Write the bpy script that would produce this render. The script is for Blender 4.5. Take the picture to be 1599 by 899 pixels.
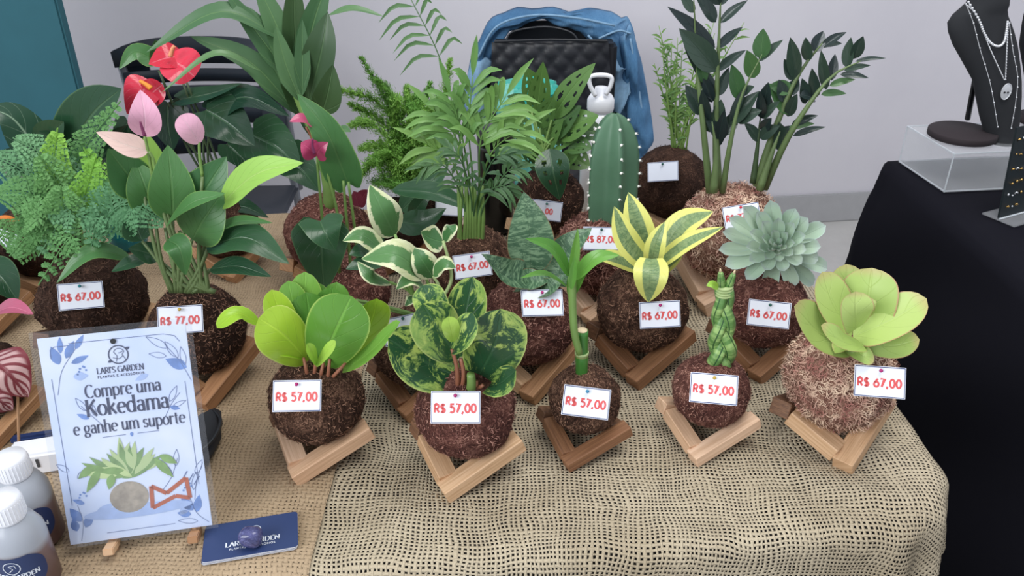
import bpy, bmesh, math, random
from mathutils import Vector, Matrix, noise
sc = bpy.context.scene
for o in list(bpy.data.objects): bpy.data.objects.remove(o)
V = Vector
pi = math.pi
# ---------------------------------------------------------------- camera
W, H, F = 1599, 899, 1300.0
PITCH = math.radians(29.0)
CT, ST = math.cos(PITCH), math.sin(PITCH)
CAMZ = 1.43
TZ = 0.75                       # table top height
cd = bpy.data.cameras.new('camera'); cam = bpy.data.objects.new('camera', cd)
sc.collection.objects.link(cam); sc.camera = cam
cam.location = (0, 0, CAMZ); cam.rotation_euler = (pi/2 - PITCH, 0, 0)
cd.sensor_width = 36; cd.lens = 36*F/W; cd.clip_start = .05
# ---------------------------------------------------------------- world, lights, exposure
w = bpy.data.worlds.new('hall_light'); sc.world = w; w.use_nodes = True
bg = w.node_tree.nodes['Background']; bg.inputs[0].default_value = (.86, .9, 1, 1); bg.inputs[1].default_value = .72
def area(name, loc, target, size, power, col):
    l = bpy.data.lights.new(name, 'AREA'); l.shape = 'RECTANGLE'; l.size, l.size_y = size; l.energy = power; l.color = col
    o = bpy.data.objects.new(name, l); sc.collection.objects.link(o); o.location = loc
    o.rotation_euler = (V(target)-V(loc)).to_track_quat('-Z', 'Y').to_euler(); return o
area('window_light', (-2.3, -1.6, 2.7), (0, 1.2, .8), (2.6, 1.8), 105, (.95, .98, 1))
area('ceiling_lamp', (.5, .9, 3.1), (.3, 1.2, .8), (1.3, 1.3), 34, (1, .98, .94))
sc.view_settings.view_transform = 'Standard'; sc.view_settings.look = 'None'
sc.view_settings.gamma = 1; sc.view_settings.use_curve_mapping = False
sc.view_settings.exposure = 0.0
# ---------------------------------------------------------------- rays
def ray(px, py):
    u = (px-W/2)/F; v = (py-H/2)/F
    return V((u, CT - v*ST, -ST - v*CT))
C0 = V((0, 0, CAMZ))
def PY(px, py, Y):  d = ray(px, py); return C0 + d*(Y/d.y)          # point at forward distance Y
def PH(px, py, h=TZ): d = ray(px, py); return C0 + d*((CAMZ-h)/-d.z) # point at height h
def zc(p): return p.y*CT + (CAMZ-p.z)*ST                             # depth along the lens axis
def m_px(p): return zc(p)/F                                          # metres per pixel there
# ---------------------------------------------------------------- object helpers
def link(o, parent=None):
    sc.collection.objects.link(o)
    if parent is not None: o.parent = parent
    return o
def obj(name, verts, faces, mat, parent=None, smooth=True, uvs=None, kind=None):
    me = bpy.data.meshes.new(name); me.from_pydata([tuple(v) for v in verts], [], faces); me.update()
    if uvs is not None:
        ul = me.uv_layers.new(name='UVMap')
        li = [0]*len(me.loops); me.loops.foreach_get('vertex_index', li)
        flat = []
        for i in li: flat.extend(uvs[i])
        ul.data.foreach_set('uv', flat)
    if smooth: me.polygons.foreach_set('use_smooth', [True]*len(me.polygons))
    if mat is not None: me.materials.append(mat)
    o = link(bpy.data.objects.new(name, me), parent)
    if kind: o['kind'] = kind
    return o
def tag(o, label, cat, group=None, kind=None):
    o['label'] = label; o['category'] = cat
    if group: o['group'] = group
    if kind: o['kind'] = kind
    return o
def thing(name, label, cat, loc=(0, 0, 0), group=None):
    o = link(bpy.data.objects.new(name, None)); o.location = loc; o.empty_display_size = .02
    return tag(o, label, cat, group)
class MB:
    def __init__(s): s.v = []; s.f = []; s.uv = []
    def add(s, vs, fs, uvs=None):
        n = len(s.v); s.v += [V(x) for x in vs]; s.f += [tuple(i+n for i in f) for f in fs]
        s.uv += list(uvs) if uvs else [(0, 0)]*len(vs)
    def build(s, name, mat, parent=None, smooth=False, kind=None):
        vs = s.v
        if parent is not None:                       # children keep their world place
            l = V((0, 0, 0)); q = parent
            while q is not None: l += q.location; q = q.parent
            vs = [v-l for v in vs]
        return obj(name, vs, s.f, mat, parent, smooth, s.uv, kind)
    def box(s, c, size, rot=None):
        c = V(c); x, y, z = [a/2 for a in size]; R = rot or Matrix.Identity(3)
        vs = [c + R @ V((sx*x, sy*y, sz*z)) for sz in (-1, 1) for sy in (-1, 1) for sx in (-1, 1)]
        s.add(vs, [(0,2,3,1),(4,5,7,6),(0,1,5,4),(2,6,7,3),(0,4,6,2),(1,3,7,5)])
        return s
    def bbox(s, c, size, b=.002, rot=None):
        "bevelled box"
        c = V(c); R = rot or Matrix.Identity(3); h = [a/2 for a in size]; b = min(b, min(h)*.9)
        bm = bmesh.new(); bmesh.ops.create_cube(bm, size=1)
        for v in bm.verts: v.co = V([v.co[i]*size[i] for i in range(3)])
        bmesh.ops.bevel(bm, geom=list(bm.edges), offset=b, segments=2, affect='EDGES')
        bm.verts.index_update()
        s.add([c + R @ v.co for v in bm.verts], [tuple(v.index for v in f.verts) for f in bm.faces]); bm.free(); return s
    def tube(s, pts, r, n=8, cap=True):
        pts = [V(p) for p in pts]; k = len(pts)
        rs = r if isinstance(r, (list, tuple)) else [r]*k
        vs = []; uv = []; L = 0
        t0 = (pts[1]-pts[0]).normalized(); a = t0.orthogonal().normalized()
        for i, p in enumerate(pts):
            t = (pts[min(i+1, k-1)]-pts[max(i-1, 0)])
            t = t.normalized() if t.length > 1e-9 else t0
            a = (a - t*a.dot(t)); a = a.normalized() if a.length > 1e-6 else t.orthogonal().normalized()
            b = t.cross(a)
            if i: L += (p-pts[i-1]).length
            for j in range(n):
                th = 2*pi*j/n; vs.append(p + (a*math.cos(th)+b*math.sin(th))*rs[i]); uv.append((j/n, L))
        fs = [(i*n+j, i*n+(j+1) % n, (i+1)*n+(j+1) % n, (i+1)*n+j) for i in range(k-1) for j in range(n)]
        if cap: fs += [tuple(range(n))[::-1], tuple((k-1)*n+j for j in range(n))]
        s.add(vs, fs, uv); return s
    def lathe(s, prof, c=(0, 0, 0), n=32, ax=None):
        c = V(c); R = ax.to_track_quat('Z', 'Y').to_matrix() if ax else Matrix.Identity(3); vs = []; uv = []
        k = len(prof)
        for i, (r, z) in enumerate(prof):
            for j in range(n):
                th = 2*pi*j/n; vs.append(c + R @ V((r*math.cos(th), r*math.sin(th), z))); uv.append((j/n, z))
        fs = [(i*n+j, i*n+(j+1) % n, (i+1)*n+(j+1) % n, (i+1)*n+j) for i in range(k-1) for j in range(n)]
        if prof[0][0] > 1e-6: fs.append(tuple(range(n))[::-1])
        if prof[-1][0] > 1e-6: fs.append(tuple((k-1)*n+j for j in range(n)))
        s.add(vs, fs, uv); return s
    def sphere(s, c, r, n=10, sc_=(1, 1, 1), R=None):
        prof = [(max(1e-7, math.sin(pi*i/n)), -math.cos(pi*i/n)) for i in range(n+1)]
        c = V(c); R = R or Matrix.Identity(3); m = n+2; vs = []
        for (q, z) in prof:
            for j in range(m):
                th = 2*pi*j/m; vs.append(c + R @ V((q*math.cos(th)*r*sc_[0], q*math.sin(th)*r*sc_[1], z*r*sc_[2])))
        s.add(vs, [(i*m+j, i*m+(j+1) % m, (i+1)*m+(j+1) % m, (i+1)*m+j) for i in range(n) for j in range(m)]); return s
def cat(pts, n):
    "Catmull-Rom through the points"
    pts = [V(p) for p in pts]
    if len(pts) == 2: pts = [pts[0], (pts[0]+pts[1])/2, pts[1]]
    P = [pts[0]*2-pts[1]] + pts + [pts[-1]*2-pts[-2]]; m = len(pts)-1; out = []
    for i in range(n+1):
        u = i/n*m; k = min(int(u), m-1); t = u-k; a, b, c, d = P[k:k+4]
        out.append(.5*((2*b)+(c-a)*t+(2*a-5*b+4*c-d)*t*t+(3*b-a-3*c+d)*t**3))
    return out
# ---------------------------------------------------------------- materials
def sr(r, g, b):
    f = lambda c: (c/255/12.92) if c/255 <= .04045 else ((c/255+.055)/1.055)**2.4
    return (f(r), f(g), f(b), 1)
class NT:
    def __init__(s, name):
        s.m = bpy.data.materials.new(name); s.m.use_nodes = True; s.t = s.m.node_tree; s.n = s.t.nodes
        s.b = s.n['Principled BSDF']; s.out = s.n['Material Output']
    def nd(s, typ, **kw):
        n = s.n.new(typ)
        for k, v in kw.items(): setattr(n, k, v)
        return n
    def l(s, a, b): s.t.links.new(a, b)
    def val(s, sock, x):
        if hasattr(x, 'is_linked') or isinstance(x, bpy.types.NodeSocket): s.l(x, sock)
        else: sock.default_value = x
    def math(s, op, a, b=0., c=None):
        n = s.nd('ShaderNodeMath', operation=op); s.val(n.inputs[0], a); s.val(n.inputs[1], b)
        if c is not None: s.val(n.inputs[2], c)
        return n.outputs[0]
    def mix(s, f, a, b, blend='MIX'):
        n = s.nd('ShaderNodeMix', data_type='RGBA', blend_type=blend); s.val(n.inputs[0], f); s.val(n.inputs[6], a); s.val(n.inputs[7], b)
        return n.outputs[2]
    def ramp(s, x, stops):
        n = s.nd('ShaderNodeValToRGB'); e = n.color_ramp.elements
        e[0].position, e[0].color = stops[0]; e[1].position, e[1].color = stops[-1]
        for p, c in stops[1:-1]: k = e.new(p); k.color = c
        s.val(n.inputs[0], x); return n.outputs[0]
    def noise(s, scale, detail=3, vec=None, rough=.6, dist=0):
        n = s.nd('ShaderNodeTexNoise'); n.inputs['Scale'].default_value = scale; n.inputs['Detail'].default_value = detail
        n.inputs['Roughness'].default_value = rough; n.inputs['Distortion'].default_value = dist
        if vec is not None: s.l(vec, n.inputs['Vector'])
        return n.outputs['Fac']
    def coord(s, k='Object'): return s.nd('ShaderNodeTexCoord').outputs[k]
    def sm(s, x, a, b):
        n = s.nd('ShaderNodeMapRange', interpolation_type='SMOOTHSTEP'); s.val(n.inputs[0], x)
        n.inputs[1].default_value = a; n.inputs[2].default_value = b; return n.outputs[0]
    def bump(s, h, dist=.001, strength=1.):
        n = s.nd('ShaderNodeBump'); n.inputs['Distance'].default_value = dist; n.inputs['Strength'].default_value = strength
        s.val(n.inputs['Height'], h); s.l(n.outputs[0], s.b.inputs['Normal']); return n
    def rand(s): return s.nd('ShaderNodeObjectInfo').outputs['Random']
    def uv(s):
        x = s.nd('ShaderNodeSeparateXYZ'); s.l(s.coord('UV'), x.inputs[0]); return x.outputs[0], x.outputs[1]
    def map(s, vec, scale):
        n = s.nd('ShaderNodeMapping'); n.inputs['Scale'].default_value = scale; s.l(vec, n.inputs[0]); return n.outputs[0]
def plain(name, col, rough=.6, metal=0, spec=.5, var=0, vscale=20, bump=0):
    t = NT(name); t.b.inputs['Base Color'].default_value = col; t.b.inputs['Roughness'].default_value = rough
    t.b.inputs['Metallic'].default_value = metal; t.b.inputs['Specular IOR Level'].default_value = spec
    if var:
        n = t.noise(vscale, 4, t.coord()); d = tuple(c*(1-var) for c in col[:3])+(1,); e = tuple(min(1, c*(1+var)) for c in col[:3])+(1,)
        t.l(t.ramp(n, [(.3, d), (.7, e)]), t.b.inputs['Base Color'])
        if bump: t.bump(n, bump)
    return t.m
M = {}
def wood():
    t = NT('pine_wood'); uvx, uvy = t.uv(); r = t.rand()
    c = t.nd('ShaderNodeCombineXYZ'); t.l(t.math('MULTIPLY', uvy, 6.), c.inputs[0]); t.l(t.math('MULTIPLY', uvx, 190.), c.inputs[1]); t.l(t.math('MULTIPLY', r, 37.), c.inputs[2])
    n = t.noise(1.6, 5, c.outputs[0], .65, .6)
    g = t.ramp(n, [(.3, sr(140, 100, 68)), (.52, sr(176, 132, 94)), (.75, sr(196, 156, 116))])
    g2 = t.ramp(n, [(.3, sr(180, 140, 100)), (.52, sr(210, 172, 134)), (.75, sr(226, 192, 156))])
    col = t.mix(t.sm(r, .25, .85), g, g2); t.l(col, t.b.inputs['Base Color']); t.b.inputs['Roughness'].default_value = .55
    t.bump(n, .0006, .4); return t.m
M['wood'] = wood()
def wood_tone(name, a, b, c_, d):
    t = NT(name); uvx, uvy = t.uv(); r = t.rand(); c = t.nd('ShaderNodeCombineXYZ'); t.l(t.math('MULTIPLY', uvy, 6.), c.inputs[0]); t.l(t.math('MULTIPLY', uvx, 190.), c.inputs[1]); t.l(t.math('MULTIPLY', r, 37.), c.inputs[2])
    n = t.noise(1.6, 5, c.outputs[0], .65, .6); g = t.ramp(n, [(.32, a), (.68, b)]); g2 = t.ramp(n, [(.32, c_), (.68, d)])
    t.l(t.mix(t.sm(r, .2, .9), g, g2), t.b.inputs['Base Color']); t.b.inputs['Roughness'].default_value = .55; t.bump(n, .0006, .4); return t.m
M['wood_brown'] = wood_tone('stained_pine', sr(112, 74, 50), sr(156, 112, 78), sr(138, 96, 64), sr(176, 130, 92))
M['wood_pale'] = wood_tone('new_pine', sr(206, 168, 136), sr(234, 200, 170), sr(190, 150, 116), sr(222, 184, 150))
def wood_dark():
    t = NT('stained_pine_end'); n = t.noise(60, 5, t.map(t.coord(), (1, 1, 6)), .7, 1.)
    t.l(t.ramp(n, [(.3, sr(82, 55, 40)), (.7, sr(138, 100, 72))]), t.b.inputs['Base Color']); t.b.inputs['Roughness'].default_value = .6; return t.m
M['wood_dark'] = wood_dark()
def coir(name, a, b, c, bmp=.004):
    t = NT(name); o = t.coord(); n1 = t.noise(26, 6, o, .75, .8); n2 = t.noise(210, 3, t.map(o, (1, 1, 1)), .8, 2.)
    n3 = t.noise(9, 2, o)
    col = t.ramp(t.math('ADD', t.math('MULTIPLY', n1, .5), t.math('MULTIPLY', n2, .5)), [(.40, a), (.52, b), (.62, c)])
    col = t.mix(t.sm(n3, .35, .7), col, t.mix(.55, col, a)); t.l(col, t.b.inputs['Base Color'])
    t.b.inputs['Roughness'].default_value = .95; t.b.inputs['Specular IOR Level'].default_value = .15
    t.bump(t.math('ADD', n1, t.math('MULTIPLY', n2, .7)), bmp, .9); return t.m
M['coir'] = coir('coir_brown', sr(38, 25, 20), sr(86, 61, 49), sr(156, 120, 98))
M['coir_red'] = coir('coir_reddish', sr(54, 32, 30), sr(108, 68, 60), sr(176, 128, 112))
M['coir_pale'] = coir('coir_pale', sr(90, 58, 50), sr(152, 112, 96), sr(206, 172, 146))
M['coir_dark'] = coir('coir_dark', sr(34, 23, 19), sr(66, 47, 39), sr(104, 76, 62))
def fibre(name, a, b):
    t = NT(name); n = t.noise(45, 2, t.coord()); t.l(t.ramp(n, [(.35, a), (.65, b)]), t.b.inputs['Base Color'])
    t.b.inputs['Roughness'].default_value = .8; t.b.inputs['Specular IOR Level'].default_value = .2; return t.m
M['fib'] = fibre('coir_fibre_brown', sr(96, 66, 54), sr(164, 126, 104))
M['fib_red'] = fibre('coir_fibre_red', sr(112, 70, 64), sr(186, 140, 124))
M['fib_pale'] = fibre('coir_fibre_pale', sr(166, 112, 102), sr(234, 206, 180))
M['fib_dark'] = fibre('coir_fibre_dark', sr(60, 43, 36), sr(104, 78, 64))
def leafmat(name, dark, light, rough=.38, vein=.35, veinc=None, edge=None, edgew=.93, vari=None, nveins=9, trans=.14, spec=.5, tipc=None):
    t = NT(name); u, v = t.uv(); r = t.rand()
    s = t.math('ABSOLUTE', t.math('MULTIPLY_ADD', u, 2., -1.))
    o = t.coord(); n = t.noise(18, 3, o)
    col = t.mix(t.sm(t.math('ADD', t.math('MULTIPLY', r, .7), t.math('MULTIPLY', n, .4)), .1, 1.), dark, light)
    if vari:
        kind, vc, vc2 = vari
        cu = t.nd('ShaderNodeCombineXYZ'); t.l(t.math('MULTIPLY', u, 1.), cu.inputs[0]); t.l(v, cu.inputs[1]); t.l(t.math('MULTIPLY', r, 60.), cu.inputs[2])
        if kind == 'marble':      # pale splashes running outwards
            k = t.noise(3.2, 6, cu.outputs[0], .75, 1.4); k2 = t.noise(1.3, 2, cu.outputs[0])
            f = t.sm(t.math('ADD', t.math('ADD', k, t.math('MULTIPLY', s, .16)), t.math('MULTIPLY', k2, .5)), .80, .90)
            col = t.mix(f, col, t.mix(t.sm(k, .45, .7), vc, vc2))
        elif kind == 'cream':     # cream margins
            k = t.noise(2.2, 5, cu.outputs[0], .7, .8)
            f = t.sm(t.math('ADD', t.math('MULTIPLY', s, .75), k), .97, 1.03)
            col = t.mix(f, col, t.mix(t.sm(k, .4, .7), vc, vc2))
        elif kind == 'margin':    # banded green centre with yellow margins
            c2 = t.nd('ShaderNodeCombineXYZ'); t.l(t.math('MULTIPLY', u, 2.5), c2.inputs[0]); t.l(t.math('MULTIPLY', v, 16.), c2.inputs[1]); t.l(t.math('MULTIPLY', r, 40.), c2.inputs[2])
            k = t.noise(1.6, 4, c2.outputs[0], .7, .6)
            col = t.mix(t.sm(k, .4, .62), vc2, col)
            f = t.sm(t.math('ADD', s, t.math('MULTIPLY', t.math('SUBTRACT', k, .5), .12)), .46, .52)
            col = t.mix(f, col, vc)
        elif kind == 'bands':     # cross bands
            c2 = t.nd('ShaderNodeCombineXYZ'); t.l(t.math('MULTIPLY', u, 2.), c2.inputs[0]); t.l(t.math('MULTIPLY', v, 15.), c2.inputs[1]); t.l(t.math('MULTIPLY', r, 40.), c2.inputs[2])
            k = t.noise(1.5, 5, c2.outputs[0], .75, .9); col = t.mix(t.sm(k, .44, .6), col, vc)
            col = t.mix(t.sm(s, .95, .99), col, vc2)
        elif kind == 'patch':     # pale areas between the veins
            ph = t.math('FRACT', t.math('ADD', t.math('MULTIPLY', v, 6.), t.math('MULTIPLY', s, -2.2)))
            f = t.math('MULTIPLY', t.sm(t.math('ABSOLUTE', t.math('SUBTRACT', ph, .5)), .38, .22), t.sm(s, .9, .7))
            f = t.math('MULTIPLY', f, t.sm(s, .05, .16)); col = t.mix(f, col, vc)
    vc = veinc or tuple(min(1, c*1.6+.02) for c in light[:3])+(1,)
    ph = t.math('FRACT', t.math('ADD', t.math('MULTIPLY', v, float(nveins)), t.math('MULTIPLY', s, -nveins*.42)))
    side = t.sm(t.math('ABSOLUTE', t.math('SUBTRACT', ph, .5)), .46, .5)
    mid = t.sm(s, .07, .02)
    vm = t.math('MAXIMUM', mid, t.math('MULTIPLY', side, .45))
    if vein: col = t.mix(t.math('MULTIPLY', vm, vein), col, vc)
    if edge: col = t.mix(t.sm(s, edgew-.05, edgew+.03), col, edge)
    if tipc: col = t.mix(t.math('MULTIPLY', t.sm(v, .8, .99), .7), col, tipc)
    t.l(col, t.b.inputs['Base Color']); t.b.inputs['Roughness'].default_value = rough; t.b.inputs['Specular IOR Level'].default_value = spec
    t.bump(t.math('ADD', t.math('MULTIPLY', side, -.5), t.math('MULTIPLY', mid, -1.)), .0012, .5)
    if trans:
        tr = t.nd('ShaderNodeBsdfTranslucent'); t.l(col, tr.inputs[0]); mx = t.nd('ShaderNodeMixShader'); mx.inputs[0].default_value = trans
        t.l(t.b.outputs[0], mx.inputs[1]); t.l(tr.outputs[0], mx.inputs[2]); t.l(mx.outputs[0], t.out.inputs[0])
    return t.m
# ---------------------------------------------------------------- leaf geometry
def w_ov(t): return math.sin(pi*t**.72)**.85
def w_ob(t): return max(0, 1-abs(2*min(1, t)**1.18-1)**2.25)**.55
def w_rd(t): return math.sqrt(max(0, 1-(2*t-1)**2))
def w_la(t): return math.sin(pi*t**.8)
def w_st(t): return min(1, (t*3.2)**.7)*(1-t**3.2)**.9 if t < 1 else 0
def w_he(t): x = min(1, t/.22); return (.5+.5*(x*(2-x)))*max(0, (1-t**1.7))**.9
def w_sp(t): return (.42+.62*t)*(1-t**7)**.6 if t < 1 else 0
def w_ss(t): return (.45+1.7*t)*(1-t)**.92/.70 if t < 1 else 0
def w_ka(t): return max(0, 1-abs(2*min(1, t)**.95-1)**2.9)**.6
def w_an(t): return max(0, math.sin(pi*(t**.55)))**.8
PROF = dict(ov=w_ov, ob=w_ob, rd=w_rd, la=w_la, st=w_st, he=w_he, sp=w_sp, ss=w_ss, ka=w_ka, an=w_an)
def leafmesh(mb, pts, wd, prof='ov', n=V((0, -1, .4)), fold=.22, lobe=0., wave=0., nt=14, ns=3, th=0., cup=0., holes=None, seed=0, fade=0):
    sp = cat(pts, nt*2); L = sum((sp[i+1]-sp[i]).length for i in range(nt*2)); w_ = PROF[prof]
    def at(a):
        if a <= 0: return sp[0]+(sp[1]-sp[0]).normalized()*(a*L), (sp[1]-sp[0]).normalized()
        x = min(a, .9999)*nt*2; i = int(x); return sp[i].lerp(sp[i+1], x-i), (sp[min(i+2, nt*2)]-sp[max(i-1, 0)]).normalized()
    vs = []; uv = []; bot = []; rng = random.Random(seed)
    ph = rng.random()*6
    for i in range(nt+1):
        t = i/nt
        if prof in ('rd', 'ob', 'ka'): t = (t+(1-math.cos(pi*t))/2)/2
        hw = wd/2*w_(min(t, 1))
        if i == nt: hw = 0
        for j in range(-ns, ns+1):
            s = j/ns; a = t
            if lobe: a = t - lobe*(abs(s)**1.3)*(1-.45*s**4)*(1-t)**3
            if prof in ('rd', 'ob', 'ka') and (i == 0): hw = 0
            c, T = at(a); B = T.cross(n); B = B.normalized() if B.length > 1e-5 else T.orthogonal().normalized(); N = B.cross(T)
            b = s*hw
            zz = fold*abs(b) - cup*(b*b)/(wd/2+1e-9) + wave*wd*math.sin(t*13+ph+(1.5 if s > 0 else 0))*abs(s)**2
            p = c + B*b + N*zz; vs.append(p); uv.append((.5+s/2, t))
            if th: bot.append(p - N*th*max(0, (1-s*s))**.5*min(1, 6*(1-t), 1))
    m = 2*ns+1; fs = []
    for i in range(nt):
        for j in range(m-1):
            if holes:
                t = (i+.5)/nt; s = (j+.5-ns)/ns
                if any(((s-h[0])/h[2])**2+((t-h[1]-.0)/h[3])**2 < 1 for h in holes): continue
            fs.append((i*m+j, i*m+j+1, (i+1)*m+j+1, (i+1)*m+j))
    if th:
        k = len(vs); vs += bot; uv += uv[:k]; fs += [(k+a, k+d, k+c, k+b) for a, b, c, d in [f for f in fs]]
    mb.add(vs, fs, uv)
    return mb
def nvec(p, n):
    "leaf normal from (right, towards camera, up)"
    c = (C0-p).normalized(); return V((1, 0, 0))*n[0]+c*n[1]+V((0, 0, 1))*n[2]
def pxleaf(root, Y, bx, by, tx, ty, w, mat, prof='ov', mid=None, d=(0, .01, .02), n=(0, 1, .25), name='leaf', lab=None, **k):
    b = PY(bx, by, Y-d[0]); t = PY(tx, ty, Y-d[2]); q = m_px(b)
    if mid: m = PY(mid[0], mid[1], Y-d[1])
    else: m = PY((bx+tx)/2, (by+ty)/2-2, Y-d[1])
    mb = MB(); leafmesh(mb, [b, m, t], w*q, prof, nvec(m, n), seed=int(bx*7+ty), **k)
    o = mb.build(name, M[mat], root, True)
    if lab: o['label'] = lab
    return o
def pxtube(root, Y, pts, r, mat, name='stem', d=None, n=7, lab=None, **kk):
    d = d or [0]*len(pts)
    P = [PY(p[0], p[1], Y-dd) for p, dd in zip(pts, d)]; q = m_px(P[0])
    rr = [x*q for x in r] if isinstance(r, (list, tuple)) else r*q
    k = 10; path = cat(P, k)
    if isinstance(rr, list): rr = [rr[0]+(rr[-1]-rr[0])*i/k for i in range(k+1)]
    return MB().tube(path, rr, n).build(name, M[mat], root, True)
# ---------------------------------------------------------------- lettering (own stroke glyphs)
def arc(cx, cy, rx, ry, a0, a1, n=10):
    return [(cx+rx*math.cos(math.radians(a0+(a1-a0)*i/n)), cy+ry*math.sin(math.radians(a0+(a1-a0)*i/n))) for i in range(n+1)]
G = {
 '0': (.62, [arc(.31, .5, .27, .5, 90, 450, 22)]), 'O': (.86, [arc(.43, .5, .4, .5, 90, 450, 24)]),
 '5': (.58, [[(.5, 1), (.14, 1), (.1, .56)], [(.1, .56)]+arc(.26, .32, .28, .32, 105, -140, 14)]),
 '6': (.62, [[(.46, 1), (.1, .5)], arc(.31, .31, .27, .31, 90, 450, 20)]),
 '7': (.56, [[(.04, 1), (.52, 1), (.18, 0)]]),
 '8': (.6, [arc(.3, .76, .22, .24, 90, 450, 18), arc(.3, .27, .27, .27, 90, 450, 18)]),
 ',': (.3, [[(.17, .12), (.15, -.02), (.07, -.2)]]), ' ': (.3, []), '.': (.2, [[(.1, .0), (.1, .05)]]),
 '$': (.6, [arc(.3, .72, .22, .22, 30, 270, 12)+arc(.3, .26, .24, .24, 90, -150, 12), [(.3, 1.1), (.3, -.1)]]),
 'R': (.66, [[(.1, 0), (.1, 1)], [(.1, 1), (.32, 1)]+arc(.32, .74, .24, .26, 90, -90, 10)+[(.1, .48)], [(.34, .48), (.6, 0)]]),
 'L': (.58, [[(.1, 1), (.1, 0)], [(.1, 0), (.54, 0), (.54, .14)]]), 'A': (.74, [[(.04, 0), (.37, 1)], [(.37, 1), (.7, 0)], [(.18, .34), (.58, .34)]]),
 'I': (.26, [[(.13, 0), (.13, 1)]]), "'": (.22, [[(.1, 1.0), (.08, .76)]]),
 'S': (.58, [arc(.3, .74, .22, .26, 20, 270, 12)+arc(.28, .24, .25, .24, 90, -160, 12)]),
 'G': (.84, [arc(.44, .5, .4, .5, 40, 340, 20), [(.8, .05), (.8, .46), (.56, .46)]]),
 'D': (.8, [[(.1, 0), (.1, 1)], [(.1, 1), (.3, 1)]+arc(.3, .5, .42, .5, 90, -90, 14)+[(.1, 0)]]),
 'E': (.6, [[(.1, 0), (.1, 1)], [(.1, 1), (.54, 1), (.54, .88)], [(.1, .52), (.44, .52)], [(.1, 0), (.55, 0), (.55, .12)]]),
 'N': (.8, [[(.1, 0), (.1, 1)], [(.1, 1), (.7, 0)], [(.7, 0), (.7, 1)]]), 'T': (.62, [[(.31, 0), (.31, 1)], [(.02, .9), (.02, 1), (.6, 1), (.6, .9)]]),
 'P': (.6, [[(.1, 0), (.1, 1)], [(.1, 1), (.3, 1)]+arc(.3, .74, .24, .26, 90, -90, 10)+[(.1, .48)]]),
 'C': (.78, [arc(.44, .5, .4, .5, 45, 315, 18)]), 'K': (.74, [[(.1, 0), (.1, 1)], [(.66, 1), (.12, .42)], [(.28, .56), (.68, 0)]]),
 'o': (.6, [arc(.3, .33, .27, .33, 90, 450, 18)]), 'm': (.98, [[(.1, 0), (.1, .66)], [(.1, .46)]+arc(.3, .46, .2, .2, 170, 0, 8)+[(.5, 0)], [(.5, .46)]+arc(.7, .46, .2, .2, 170, 0, 8)+[(.9, 0)]]),
 'p': (.66, [[(.1, -.28), (.1, .66)], [(.1, .5)]+arc(.33, .33, .27, .33, 140, -140, 14)]),
 'r': (.46, [[(.1, 0), (.1, .66)], [(.1, .44)]+arc(.3, .46, .18, .19, 170, 40, 7)]),
 'e': (.58, [[(.04, .36), (.54, .36)]+arc(.3, .33, .26, .33, 10, 310, 16)]),
 'u': (.66, [[(.1, .66), (.1, .2)]+arc(.28, .2, .18, .2, 190, 330, 8)+[(.54, .26)], [(.54, .66), (.54, 0)]]),
 'a': (.56, [[(.08, .54)]+arc(.26, .5, .18, .16, 140, 0, 8)+[(.46, .06), (.54, 0)], arc(.26, .19, .2, .18, 40, 330, 12)]),
 'k': (.62, [[(.1, 0), (.1, 1)], [(.5, .66), (.12, .28)], [(.24, .38), (.56, 0)]]),
 'd': (.66, [[(.54, 0), (.54, 1)], arc(.31, .33, .26, .33, 35, 325, 14)]),
 'g': (.6, [arc(.28, .42, .22, .24, 90, 450, 16), [(.14, .2), (.1, .06), (.44, .04)]+arc(.28, -.12, .24, .15, 40, -220, 12), [(.44, .6), (.58, .64)]]),
 'n': (.64, [[(.1, 0), (.1, .66)], [(.1, .46)]+arc(.32, .46, .21, .2, 170, 0, 8)+[(.53, 0)]]),
 'h': (.64, [[(.1, 0), (.1, 1)], [(.1, .46)]+arc(.32, .46, .21, .2, 170, 0, 8)+[(.53, 0)]]),
 's': (.48, [arc(.25, .49, .17, .17, 30, 270, 10)+arc(.24, .17, .19, .17, 90, -160, 10)]),
 't': (.4, [[(.16, .9), (.16, .12)]+arc(.27, .12, .11, .12, 190, 300, 6), [(.02, .66), (.36, .66)]]),
}
G['Ó'] = (G['O'][0], G['O'][1]+[[(.4, 1.1), (.52, 1.28)]])
def stroke2d(mb, pts, wfun, fr, z=0.):
    "flat ribbon through 2-D points; fr maps (x, y, lift) to world"
    k = len(pts); vs = []
    closed = k > 3 and math.dist(pts[0], pts[-1]) < 1e-6
    for i, p in enumerate(pts):
        if closed: a = pts[i-1] if i else pts[-2]; b = pts[i+1] if i < k-1 else pts[1]
        else: a = pts[max(i-1, 0)]; b = pts[min(i+1, k-1)]
        dx, dy = b[0]-a[0], b[1]-a[1]; L = math.hypot(dx, dy) or 1e-9; dx /= L; dy /= L
        hw = wfun(dx, dy)/2
        if not closed and 0 < i < k-1:       # keep sharp corners full width
            e = (pts[i][0]-a[0], pts[i][1]-a[1]); g = (b[0]-pts[i][0], b[1]-pts[i][1])
            le, lg = math.hypot(*e) or 1, math.hypot(*g) or 1; cs = (e[0]*g[0]+e[1]*g[1])/(le*lg)
            hw /= max(.6, math.sqrt(max(.05, (1+cs)/2)))
        vs += [fr(p[0]-dy*hw, p[1]+dx*hw, z), fr(p[0]+dy*hw, p[1]-dx*hw, z)]
    mb.add(vs, [(2*i, 2*i+1, 2*i+3, 2*i+2) for i in range(k-1)])
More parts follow.
